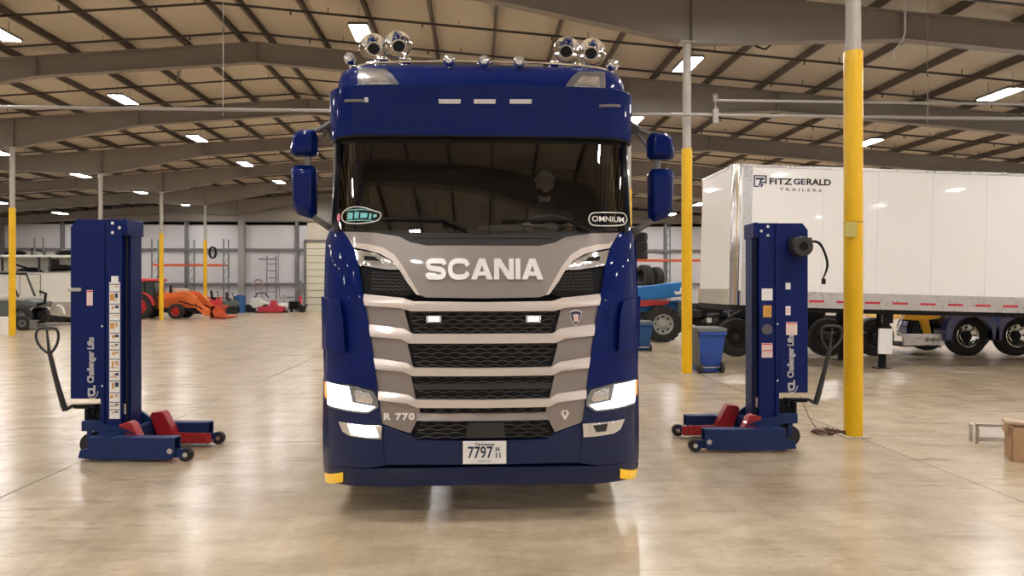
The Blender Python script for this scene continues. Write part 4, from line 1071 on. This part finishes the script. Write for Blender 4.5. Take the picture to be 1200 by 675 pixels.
# dark chassis trailer behind the nose
dc = thing('dark_chassis', 'dark truck chassis with black tyres seen beneath the white trailer nose', 'truck', (P(863, 421, YT).x, YT+.1, 0))
for u in (863, 970, 1026):
    x = P(u, 400, YT).x-dc.location.x
    side_wheel(dc, x, 0, .50, .28, dgrey); side_wheel(dc, x, 1.8, .50, .28, dgrey, s=1)
MB().box(-.9, .4, .75, 3.55, .52, 1.0).box(-.9, 1.3, .75, 3.55, 1.42, 1.0).box(-.9, .4, .95, 2.6, 1.42, 1.35).build('frame_rail', blackm, dc)
b = MB()
rr = random.Random(5)
for i in range(14): x = -.95+rr.random()*1.5; z = .75+rr.random()*.4; b.cyl((x, -.05+rr.random()*.3, z), (x+rr.random()*.4-.1, rr.random()*.4, z+rr.random()*.2-.05), .03+rr.random()*.04, n=8)
b.box(.5, .1, .7, 2.2, .9, 1.25).box(-1.2, 0, 1.0, -.9, 1.0, 1.2)
b.build('axle_gear', mat('greasy_steel', (.05, .05, .05), .5, .5, var=.5), dc, bevel=.01)
MB().cyl((2.2, -.2, .62), (3.4, -.2, .62), .02, n=8).cyl((1.2, .3, .5), (3.5, .3, .5), .06, n=8).build('side_bar', alum, dc)
MB().prism([(1.0, .55), (2.25, .45), (2.45, 1.2), (1.0, 1.3)], 'xz', .0, .35).build('black_tank', black, dc, bevel=.05, seg=3)
wl = MB().box(-.78, -.13, .88, -.66, -.1, 1.0).build('marker_reflector', stick, dc)

# blue wheeled bin
a = G(832, 437.5)
bn = thing('wheeled_bin', 'blue wheeled bin with grey lid standing before the white trailer', 'bin', (a.x, a.y+.3, 0), radians(6))
def bin_(bn, s=1, bm_=binblue):
    b = MB(); secs = []
    for z, w, d in ((.14, .23, .24), (.16, .235, .26), (.55, .27, .32), (.88, .295, .36)):
        secs.append([Vector((x*s, y*s, z*s)) for x, y in ((-w, -d), (w, -d), (w, d), (-w, d))])
    R = b.loft(secs, close=True); b.face(R[0][::-1]); b.face(R[-1]); b.build('bin_body', bm_, bn, bevel=.02)
    MB().prism([(-.38*s, .87*s), (.40*s, .87*s), (.40*s, .91*s), (.2*s, .965*s), (-.36*s, .945*s)], 'yz', -.32*s, .32*s).build('bin_lid', bingrey, bn, bevel=.012)
    MB().box(-.30*s, -.40*s, .80*s, .30*s, -.36*s, .865*s).build('bin_handle', bm_, bn, bevel=.01)
    for x in (-.24, .24): 
        w_ = MB().cyl((x*s-.03, -.26*s, .115*s), (x*s+.03, -.26*s, .115*s), .115*s, n=20).build('bin_wheel', dgrey, bn)
    MB().cyl((-.24*s, -.26*s, .12*s), (.24*s, -.26*s, .12*s), .015, n=8).build('bin_axle', alum, bn)
    MB().box(-.2*s, -.2*s, .02*s, .2*s, .22*s, .15*s).build('bin_foot', bm_, bn)
bin_(bn)
MB().box(-.325, -.34, .16, -.27, .3, .88).build('bin_side_panel', bingrey, bn, bevel=.01)
a = G(752, 411)
b2 = thing('wheeled_bin', 'blue bin half hidden behind the truck beside the blue machine', 'bin', (a.x, a.y+.1, 0), 0); bin_(b2, .88, mat('bin_blue_teal', (.015, .09, .27), .5))

# blue loader / telehandler
a = G(778, 401)
te = thing('telehandler', 'blue boom lift machine with grey wheel between the truck and yellow column', 'machine', (a.x, a.y+.2, 0))
for x, y in ((0, 0), (-2.4, 0), (0, 1.9), (-2.4, 1.9)):
    w_ = side_wheel(te, x, y, .58, .38, mat('wheel_light_grey', (.42, .42, .4), .5))
    k = MB()
    for i in range(22):
        an = 2*pi*i/22; k.box(-.05, -.19, .53, .05, .19, .60, Matrix.Translation((x, y, .58)) @ Matrix.Rotation(an, 4, 'Y'))
    k.build('tyre_tread', rubber, w_)
MB().prism([(-3.1, .5), (-.75, .5), (-.7, .95), (.75, 1.0), (.95, 1.2), (.9, 1.35), (-3.1, 1.2)], 'xz', .35, 1.6).build('chassis', bblue, te, bevel=.02)
MB().prism([(-1.3, 1.30), (.9, 1.50), (1.0, 1.62), (1.0, 1.95), (.8, 1.98), (-.2, 1.85), (-1.3, 1.78)], 'xz', .05, 1.0).build('boom', bblue, te, bevel=.03)
MB().prism([(-.8, 1.15), (.1, 1.2), (.3, 1.35), (-.8, 1.35)], 'xz', -.02, .3).build('hydraulic_block', mat('hydraulic_red', (.4, .03, .03), .5, var=.5, vscale=20), te, bevel=.01)
MB().box(.55, .1, .3, .75, .5, 1.3).build('front_strut', gmach, te)
b = MB().tube([(.42, .0, 1.64), (.48, .0, 1.58), (.58, .0, 1.6), (.64, .0, 1.68), (.64, .0, 1.78)], .05, 8); b.build('hose_elbow', stick, te)
MB().box(-2.6, .4, 1.2, -1.6, 1.5, 2.4).build('cab', bblue, te, bevel=.03)
# pallet rack with tyres on the end wall (right part)
def rack(xs, z_levels, y, label, beam=torange, h=5.2, dz=1.0, wires=()):
    r = thing('pallet_rack', label, 'rack', (0, y, 0))
    for x in xs:
        b = MB()
        for yy in (0, dz): b.box(x-.04, yy-.04, 0, x+.04, yy+.04, h)
        z = .2
        while z < h-.7:
            b.cyl((x, 0, z), (x, dz, z+.6), .02, n=6); z += .6
        b.build('upright', rackg, r)
    for z in z_levels:
        MB().box(xs[0], -.03, z-.07, xs[-1], .03, z+.07).box(xs[0], dz-.03, z-.07, xs[-1], dz+.03, z+.07).build('beam', beam, r)
    for z in z_levels: MB().box(xs[0], 0, z+.02, xs[-1], dz, z+.04).build('shelf_deck', mgrey, r)
    return r
yr = 49.5
xa, xb, xc, xd = (P(u, 300, yr).x for u in (700, 742, 785, 812))
zr = P(770, 305, yr).z
rack([xa, xc, xd+2], [zr], yr, 'tall rack with one orange beam behind the blue machine, holding black tyres', h=6.0)
def tyre(loc, r, w, ax, label):
    o = MB(); o.lathe([(-w/2, r*.6), (-w/2, r*.9), (-w*.35, r), (w*.35, r), (w/2, r*.9), (w/2, r*.6), (-w/2, r*.6)], (0, 0, 0), ax, 28)
    for i in range(24):
        a_ = 2*pi*i/24; dv = Vector(ax).orthogonal().normalized(); dv.rotate(Matrix.Rotation(a_, 3, Vector(ax)))
        o.cyl(dv*r*.97-Vector(ax)*w*.35, dv*r*.97+Vector(ax)*w*.35, r*.05, n=5)
    t = o.build('tyre', rubber); t.location = loc; tag(t, label, 'tyre', 'tyres on the tall orange rack'); return t
for i, v in enumerate((268.5, 280, 291.5)):
    p = P(750, v, yr+.5); 
for i in range(3): tyre((P(751, 300, yr).x, yr+.5, zr+.25+.0+.62*i+.09), .55, .6, (0, 0, 1), f'black tyre lying flat on the orange beam rack, {["bottom","middle","top"][i]} of the stack')
yq = 43.0
MB().box(-1, -.6, 0, 1, .6, 1.72).build('crate', mat('crate_dark', (.1, .09, .08), .7)).location = (P(762, 330, yq).x-.2, yq, 0)
tag(bpy.data.objects['crate'], 'dark crate behind the blue machine, under two big tyres', 'crate')
tyre((P(755, 328, yq).x, yq, 1.73+.66), .66, .55, Vector((.93, .36, 0)), 'large treaded tyre standing behind the blue machine, nearer the truck')
tyre((P(768, 328, yq).x+.05, yq+.1, 1.73+.6), .6, .5, Vector((.93, .36, 0)), 'large treaded tyre standing behind the blue machine, nearer the yellow column')

# cardboard box, bracket, chain
a = G(1186, 541)
qa = radians(-27); cb = thing('cardboard_box', 'brown cardboard box with open top at the right edge of the floor', 'box', (a.x+.24*cos(qa)-.2*sin(qa), a.y+.24*sin(qa)+.2*cos(qa), 0), qa)
MB().box(-.24, -.2, 0, .24, .2, .012).box(-.24, -.2, 0, -.23, .2, .36).box(.23, -.2, 0, .24, .2, .36).box(-.24, -.2, 0, .24, -.19, .36).box(-.24, .19, 0, .24, .2, .36).build('box_body', card, cb)
MB().prism([(-.24, .36), (-.27, .27), (-.265, .265), (-.23, .35)], 'xz', -.1, .2).build('box_flap', card, cb)
MB().box(-.3, -.12, .365, .3, .12, .39, Matrix.Rotation(.05, 4, 'Y')).build('wood_slat', wood, cb)
a = G(1147, 521)
br = thing('metal_bracket', 'grey metal bracket with white label lying beside the cardboard box', 'bracket', (a.x, a.y+.05, 0), radians(-12))
MB().box(0, 0, .0, .03, .03, .23).box(0, 0, .20, .42, .03, .23).box(0, 0, .03, .42, .03, .05).box(0, .15, 0, .03, .18, .2).box(0, 0, .19, .03, .18, .21).build('frame', alum, br, bevel=.003)
MB().box(.05, -.004, .05, .38, .0, .195).build('paper_label', stick, br)
MB().box(.03, -.012, .06, .4, -.008, .08).box(.39, 0, 0, .42, .2, .18).build('foot', alum, br)
a = G(970, 508)
b = MB(); rr = random.Random(11)
for i in range(46):
    an, rad = rr.random()*2*pi, .17*sqrt(rr.random()); hh = .012+.05*(1-rad/.17)*rr.random(); c = Vector((cos(an)*rad*1.15, sin(an)*rad*.8, hh))
    d1 = Vector((rr.uniform(-1, 1), rr.uniform(-1, 1), rr.uniform(-.3, .3))).normalized(); d2 = d1.cross(Vector((rr.uniform(-.5, .5), rr.uniform(-.5, .5), 1))).normalized()
    b.tube([c+d1*.028*cos(t)+d2*.018*sin(t)+Vector((0, 0, .006)) for t in [2*pi*k/10 for k in range(10)]], .0065, 5, close=True)
t0 = Vector((-.1, .05, .02)); t1 = Vector(G(938, 490))-Vector(a)+Vector((0, 0, .30))
b.tube([t0, t0.lerp(t1, .5)+Vector((0, 0, -.05)), t1], .007, 5)
o = b.build('chain', rust); o.location = a; tag(o, 'rusty chain heaped on the floor at the foot of the nearest yellow column', 'chain')

# ================================================================== LEFT BACKGROUND
# orange tractor with front loader (side on, facing right)
a = G(204, 374); zc = a.y
kt = thing('farm_tractor', 'orange tractor with front loader bucket and red cab roof', 'tractor', (a.x, a.y+.3, 0))
orr = mat('rim_red', (.6, .03, .03), .4)
side_wheel(kt, 0, 0, .42, .32, orr); side_wheel(kt, 0, 1.4, .42, .32, orr, s=1)
side_wheel(kt, -1.95, 0, .70, .42, orr); side_wheel(kt, -1.95, 1.5, .70, .42, orr, s=1)
MB().prism([(-1.2, .55), (.75, .55), (.78, 1.2), (.5, 1.42), (-1.0, 1.48), (-1.2, 1.2)], 'xz', .35, 1.1).build('bonnet', orange, kt, bevel=.04)
MB().prism([(-2.3, .75), (-1.15, .55), (-1.15, 1.4), (-1.3, 2.1), (-2.4, 2.1)], 'xz', .1, 1.4).build('cab_glass', mat('cab_dark_glass', (.03, .05, .045), .15, 0, .6), kt)
b = MB()
for x0, z0, x1, z1 in ((-1.15, .9, -1.3, 2.1), (-1.75, .9, -1.75, 2.1), (-2.42, 1.2, -2.42, 2.1), (-1.15, .6, -1.75, .6)):
    for y in (.08, 1.42): b.cyl((x0, y, z0), (x1, y, z1), .035, n=8)
b.build('cab_post', black, kt)
MB().box(-2.6, -.0, 2.08, -1.1, 1.5, 2.24).build('cab_roof', tred, kt, bevel=.05, seg=3)
for y0, y1 in ((-.25, .15), (1.3, 1.7)):
    pr = [(-1.95+.80*cos(an), .70+.80*sin(an)) for an in [pi*.02+pi*.8*k/12 for k in range(13)]]
    MB().prism(pr+[(-1.95+(x+1.95)*.93, .7+(z-.7)*.93) for x, z in pr[::-1]], 'xz', y0, y1).build('rear_fender', tred, kt)
for y in (-.05, 1.35):
    b = MB().prism([(-.85, 1.05), (-.85, 1.35), (.35, 1.55), (.75, 1.5), (1.75, .5), (2.1, .42), (2.1, .15), (1.55, .2), (.4, 1.2), (-.3, 1.1)], 'xz', y-.06, y+.06); b.build('loader_arm', orange, kt, bevel=.02)
    b = MB().cyl((.2, y-.08, 1.0), (1.4, y-.08, .62), .035, n=8); b.build('hydraulic_ram', black, kt)
d = MB()
for x, z in ((1.1, .8), (1.4, .55), (.9, .55)): d.cyl((x, -.12, z), (x, -.1, z), .05, n=10)
d.build('arm_pin', black, kt)
MB().prism([(1.95, .06), (2.75, .04), (2.75, .12), (2.15, .14), (2.05, .45), (2.3, .72), (2.0, .72), (1.9, .4)], 'xz', -.3, 1.8).prism([(1.95, .06), (2.75, .08), (2.6, .55), (2.3, .72), (1.95, .7)], 'xz', -.3, -.27).build('loader_bucket', mat('bucket_orange', (.6, .08, .02), .5, var=.15), kt, bevel=.01)
MB().box(-.5, .5, 1.45, .35, .95, 1.68).build('air_cleaner', mat('tractor_tan', (.6, .45, .35), .5), kt, bevel=.06)
MB().cyl((-.42, .3, 1.42), (-.42, .3, 1.85), .07, n=10).build('exhaust', black, kt)
MB().box(-.95, .25, .35, 1.0, 1.15, .6).build('front_axle', black, kt)
# rack with orange beams on the left end
yl = 51.0
xs = [P(u, 300, yl).x for u in (178, 221, 262)]
rack(xs, [P(200, 310.5, yl).z, 1.0], yl, 'long rack with orange beam against the back wall behind the orange tractor', h=5.0)
# assorted parked machines under the rack: motorcycles / mowers
def buggy(u, v, w, h, label, cat, c1, c2, name='garden_machine', wy=47.5):
    a = P(u, v, 49.4); t = thing(name, label, cat, (a.x, 49.4, 0))
    r = h*.17
    for x in (-w*.24, w*.24):
        side_wheel(t, x, 0, r, .16, dgrey); side_wheel(t, x, .6, r, .16, dgrey, s=1)
    MB().prism([(-w*.5, h*.3), (w*.45, h*.3), (w*.5, h*.5), (w*.2, h*.62), (w*.05, h*.55), (-w*.3, h*.6), (-w*.5, h*.5)], 'xz', .05, .55).build('body', c1, t, bevel=.03)
    MB().box(-w*.28, .12, h*.55, w*.0, .48, h*.68).prism([(-w*.30, h*.6), (-w*.2, h*.6), (-w*.27, h*.95), (-w*.35, h*.95)], 'xz', .12, .48).build('seat', c2, t, bevel=.03)
    MB().tube([(w*.22, .3, h*.5), (w*.1, .3, h*.9)], .025, 6).tube([(w*.1, 0, h*.9), (w*.1, .6, h*.9)], .02, 6).build('handlebar', black, t)
    return t
buggy(232, 369.5, .95, 1.25, 'dark small ride-on machine behind the orange tractor bucket', 'vehicle', gmach, blackm)
buggy(251, 369.5, .95, 1.6, 'black and red ride-on machine under the orange rack', 'vehicle', tred, blackm)
buggy(269, 369.5, .95, 1.5, 'dark ride-on machine beside the blue barrel', 'vehicle', gmach, dgrey)
a = G(281, 369)
bar_ = thing('barrel', 'blue barrel standing against the back wall beside a post', 'barrel', (P(281, 369, 51.5).x, 51.5, 0))
MB().lathe([(0, .01), (0, .36), (.02, .38), (.4, .38), (.42, .4), (.44, .38), (.8, .38), (.82, .4), (.84, .38), (1.12, .38), (1.14, .36), (1.1, .01)], (0, 0, 0), (0, 0, 1), 24).build('drum', mat('barrel_blue', (.02, .1, .28), .5), bar_)
MB().box(-.2, -.1, 1.12, .2, .1, 1.2).build('barrel_cap', binblue, bar_)
# things along the back wall
def wall_x(u, y=52.6): return P(u, 300, y).x
t = thing('utility_cart', 'small white machine on black wheels against the back wall', 'cart', (wall_x(304), 52.4, 0))
MB().prism([(-.9, .3), (.8, .3), (.9, .6), (.3, .75), (.1, 1.0), (-.4, 1.0), (-.5, .7), (-.9, .6)], 'xz', -.4, .4).build('body', white2, t, bevel=.06)
for x in (-.6, .6): side_wheel(t, x, -.4, .28, .2, dgrey)
MB().tube([(-.3, 0, .95), (-.1, 0, 1.3), (.4, 0, 1.35), (.7, 0, 1.0)], .04, 6).build('handle', black, t)
t = thing('tool_box', 'low red machine against the back wall below the hanging hoses', 'equipment', (wall_x(323), 51.4, 0))
MB().prism([(-.8, .05), (.9, .05), (.9, .4), (.4, .5), (.3, .85), (.1, .85), (0, .5), (-.8, .4)], 'xz', -.4, .4).build('body', mat('dull_red', (.5, .03, .06), .5), t, bevel=.04)
MB().box(-1.0, -.3, .0, 1.1, .3, .12).build('base', black, t)
t = thing('compressor', 'small black compressor with white tank low against the back wall', 'compressor', (wall_x(338), 52.5, 0))
MB().cyl((-.6, 0, .4), (.2, 0, .4), .25, n=18).build('tank', white2, t, bevel=.04)
MB().box(.1, -.3, .2, .8, .3, .75).build('motor', black, t, bevel=.04)
for x in (-.5, .2): MB().box(x, -.2, 0, x+.1, .2, .21).build('foot', black, t)
t = thing('fire_extinguisher_stand', 'red and grey narrow stand near the cream door', 'stand', (wall_x(350), 53.2, 0))
MB().box(-.08, -.05, 0, .08, .05, 2.2).box(-.2, -.1, 1.5, .2, .05, 1.9).box(-.25, -.25, 0, .25, .25, .04).build('post', mgrey, t)
MB().cyl((0, -.14, .5), (0, -.14, 1.1), .12, n=14).build('cylinder', tred, t)
b = MB()
for i in range(9): b.ball((.35*cos(i*2.4)*(i/9)+.0, -.1, .1+.05*i), .22-.015*i, 7, (1, .8, .6))
o = b.build('black_bag', blackm); o.location = (wall_x(357), 52.0, 0); tag(o, 'heap of black bags on the floor left of the cream door', 'bag')
b = MB()
for i in range(7): b.box(-.6+.18*i, -.3, 0, -.48+.18*i, .2, .3+.2*((i*37) % 5)/5)
o = b.build('scrap_parts', dgrey, bevel=.02); o.location = (wall_x(289), 52.6, 0); tag(o, 'low row of dark spare parts against the wall right of blue barrel', 'parts')
# ladder and hoses on the wall
t = thing('wall_ladder', 'thin steel ladder frame on the back wall above the red machine', 'ladder', (wall_x(318, 53.9), 53.85, 0))
b = MB().cyl((-.3, 0, 1.2), (-.3, 0, 4.0), .04, n=6).cyl((.35, 0, .9), (.35, 0, 4.0), .05, n=6).cyl((-.9, 0, 3.75), (.35, 0, 3.75), .05, n=6)
for i in range(5): b.cyl((-.3, 0, 1.4+.5*i), (.35, 0, 1.4+.5*i), .03, n=6)
b.build('rails', girt, t)
for u, c_, n_, lab in ((303, 'hose_grey_pink', (.35, .25, .26), 'pinkish hose coiled on the back wall'), ):
    b = MB(); x = wall_x(u, 53.9)
    for k in range(3): b.tube([(x+(.3+.03*k)*cos(a_), 53.85-.02*k, 1.95+(.3+.03*k)*sin(a_)) for a_ in [2*pi*i/20 for i in range(20)]], .03, 6, close=True)
    b.tube([(x-.25, 53.8, 1.8), (x-.1, 53.8, 1.0), (x+.1, 53.8, .4)], .03, 6); b.tube([(x+.25, 53.8, 1.8), (x+.3, 53.8, 1.0), (x+.2, 53.8, .4)], .03, 6)
    tag(b.build('hose', mat(c_, n_, .6)), lab, 'hose')
b = MB(); x = wall_x(330, 53.9); b.tube([(x-.2, 53.9, 4.4), (x-.22, 53.85, 2.5), (x-.1, 53.85, .9)], .025, 6); b.tube([(x+.3, 53.9, 1.0), (x+.9, 53.85, 1.02)], .04, 6); b.tube([(x-.1, 53.85, .9), (x+.2, 53.85, 1.2), (x+.1, 53.85, .5)], .03, 6)
tag(b.build('hose', girt), 'thin dark hose hanging down the back wall left of the door', 'hose')
b = MB(); p = P(249, 296, 53.6); 
for k in range(3): b.tube([(p.x+.22*cos(a_)+.05*k, 53.5, p.z+.4*sin(a_)) for a_ in [2*pi*i/16 for i in range(16)]], .04, 6, close=True)
tag(b.build('cable_coil', black), 'black cable coil hung on the wall by the slim yellow column', 'cable')
b = MB(); p = P(220, 300, 53.6); b.tube([(p.x, 53.6, 6.5), (p.x, 53.6, 4.3)], .05, 6); tag(b.build('wall_conduit', girt), 'dark vertical conduit on the back wall above the orange rack beam', 'conduit')

# white service trailer / truck box at left
yt = 38.5
x0, x1 = P(-60, 340, yt).x, P(98, 340, yt).x
zt_ = P(50, 319, yt).z; zb_ = P(50, 372, yt).z
wt = thing('enclosed_trailer', 'cream white enclosed trailer with side door left of the blue lift', 'trailer', (0, yt, 0))
MB().box(x0, 0, zb_+.1, x1, 2.3, zt_).build('box_body', white2, wt, bevel=.04)
MB().box(x0, -.01, zb_, x1, 2.3, zb_+.1).box(x0, -.01, zt_-.03, x1, 0, zt_).build('edge_trim', alum, wt)
xd0, xd1 = P(24, 340, yt).x, P(47, 340, yt).x
dd = MB().box(xd0, -.03, zb_+.15, xd1, .0, zt_-.12).build('side_door', mat('door_white', (.66, .64, .57), .4), wt, bevel=.01)
b = MB().box(xd0-.04, -.022, zb_+.12, xd1+.04, -.005, zt_-.09); b.build('door_gap', girt, wt)
p0, p1 = P(59, 354, yt), P(84, 372, yt); MB().box(p0.x, -.02, p1.z, p1.x+.6, 0, p0.z).build('stone_guard', steelplate, wt)
b = MB(); b.tube([(p0.x+.4+.3*sin(a_), -.03, p1.z+.15+.45*cos(a_)) for a_ in [-.2+.25*i for i in range(8)]], .05, 6); b.build('guard_mark', stick, wt)
for u in (70, 55): 
    x = P(u, 372, yt).x; side_wheel(wt, x, .2, .36, .25, dgrey, z=.36); side_wheel(wt, x, 2.1, .36, .25, dgrey, s=1, z=.36)
MB().box(x0, .1, zb_-.15, x1, 2.2, zb_).build('underframe', blackm, wt)
# work truck roof structure behind
yu = 42.5
x0, x1 = P(-60, 300, yu).x, P(98, 300, yu).x; z0, z1 = P(50, 322, yu).z, P(50, 301, yu).z
wk = thing('canopy_truck', 'white canopied work truck behind the cream enclosed trailer', 'truck', (0, yu, 0))
MB().box(x0, 0, z1-.04, x1, 2.4, z1+.10).build('canopy_roof', white2, wk, bevel=.05)
b = MB()
for u in (2, 45, 58, 84): x = P(u, 300, yu).x; MB().box(x-.05, 0, .6, x+.05, .1, z1).build('canopy_post', dgrey, wk)
MB().box(x0, 1.0, z0-.6, x1, 1.1, z1).build('back_panel', white2, wk)
p0, p1 = P(46, 303, yu), P(58, 318, yu); MB().box(p0.x, .9, p1.z, p1.x, .98, p0.z).build('window', mat('window_dark', (.03, .035, .04), .2), wk)
MB().box(x0, .2, .6, x1, 2.2, 1.0).build('bed', dgrey, wk)
for u in (30, 80): x = P(u, 372, yu).x; side_wheel(wk, x, .3, .42, .28, dgrey); side_wheel(wk, x, 2.1, .42, .28, dgrey, s=1)
b = MB(); pa, pb = P(18, 310, yu), P(44, 318, yu); b.tube([(pa.x, .0, pa.z), (pb.x, .0, pb.z)], .06, 6)
for u, v in ((26, 318), (34, 317), (68, 314), (24, 322), (40, 321)):
    p = P(u, v, yu); b.ball((p.x, .3, p.z), .32, 8, (1.5 if u < 60 else 2.3, 1, .6))
b.build('stored_gear', black, wk)
b = MB()
for u, v in ((17, 297), (78, 297)): p = P(u, v, yu+1); b.ball((p.x, 1, z1+.24), .42, 8, (1.5, 1, .45))
b.tube([(P(25, 300, yu).x, 1, z1+.1), (P(25, 300, yu).x, 1, z1+.5), (P(40, 300, yu).x, 1, z1+.3), (P(40, 300, yu).x, 1, z1+.1)], .06, 6)
b.build('roof_gear', black, wk)
b = MB()
for u in (43, 53): p = P(u, 290, yu+1); b.tube([(p.x, .8, z1+.1), (p.x, .8, z1+1.1)], .04, 6)
b.build('roof_rod', mgrey, wk)
# utility vehicle (golf cart like) left
a = G(5, 386.5); 
uv = thing('utility_vehicle', 'small grey open utility vehicle behind the left yellow column', 'vehicle', (a.x, a.y+.3, 0))
for x in (.55, -1.6): side_wheel(uv, x, 0, .38, .28, mgrey, z=.55); side_wheel(uv, x, 1.3, .38, .28, mgrey, s=1, z=.55)
MB().prism([(-2.2, .55), (-.05, .5), (0, .75), (.5, .98), (1.05, .9), (1.1, 1.15), (.4, 1.3), (-.2, 1.32), (-2.2, 1.2)], 'xz', .1, 1.3).build('body', gmach, uv, bevel=.05)
MB().box(-2.2, .05, 1.2, .6, 1.35, 1.38).build('seat_bench', mat('seat_grey', (.45, .43, .40), .6), uv, bevel=.05)
b = MB()
for y in (.1, 1.3): b.tube([(.35, y, 1.3), (-.05, y, 2.35), (-2.2, y, 2.4)], .05, 8); b.tube([(-.6, y, 1.3), (-.65, y, 2.38)], .04, 8)
b.build('roll_cage', dgrey, uv)
MB().box(-2.3, .0, 2.38, -.05, 1.4, 2.46).build('roof', mgrey, uv, bevel=.02)
b = MB(); b.tube([(1.0, .2, 1.0), (1.35, .2, 1.1), (1.4, .2, 1.5), (1.15, .2, 1.6)], .06, 8).tube([(1.3, 0, .4), (1.5, 0, .9)], .06, 6); b.build('front_guard', black, uv)
a = G(62, 387); gt = thing('equipment_trailer', 'low grey flat trailer under the utility vehicle at left', 'trailer', (a.x-1.9, a.y+.1, 0))
MB().box(-4, -.0, .12, 1.6, 1.7, .2).box(.2, -.15, .1, 1.3, .0, .42).box(1.3, -.1, .2, 3.2, 0, .28).build('deck', mgrey, gt, bevel=.01)
MB().tube([(1.3, -.1, .3), (1.8, -.2, .6), (2.6, -.2, .5)], .05, 8).build('hitch', black, gt)
side_wheel(gt, .7, -.1, .3, .2, dgrey)
a = G(2, 383+9)
bk = thing('bucket', 'white plastic bucket at the left edge behind the yellow column', 'bucket', (a.x, a.y, 0))
MB().lathe([(.0, .01), (0, .26), (.62, .31), (.64, .33), (.66, .31), (.6, .29), (.05, .24), (.05, .01)], (0, 0, 0), (0, 0, 1), 24).build('pail', stick, bk)

# ================================================================== CAMERA, WORLD, VIEW
cam = bpy.data.cameras.new('camera'); co = bpy.data.objects.new('camera', cam); C.objects.link(co)
co.location = (0, 0, EYE); co.rotation_euler = (pi/2, 0, -YAW)
cam.sensor_width = 36; cam.lens = 36*F/1200; cam.shift_y = -2.5/1200; cam.clip_end = 300; cam.clip_start = .05
bpy.context.scene.camera = co
w = bpy.data.worlds.new('world'); bpy.context.scene.world = w; w.use_nodes = True
w.node_tree.nodes['Background'].inputs[0].default_value = (.5, .5, .55, 1); w.node_tree.nodes['Background'].inputs[1].default_value = .3
vs = bpy.context.scene.view_settings
vs.view_transform = 'Standard'; vs.look = 'None'; vs.gamma = 1; vs.use_curve_mapping = False; vs.exposure = 0.5
sc = bpy.context.scene
sc.cycles.max_bounces = 8; sc.cycles.diffuse_bounces = 4; sc.cycles.glossy_bounces = 4; sc.cycles.transparent_max_bounces = 8
sc.cycles.use_light_tree = True
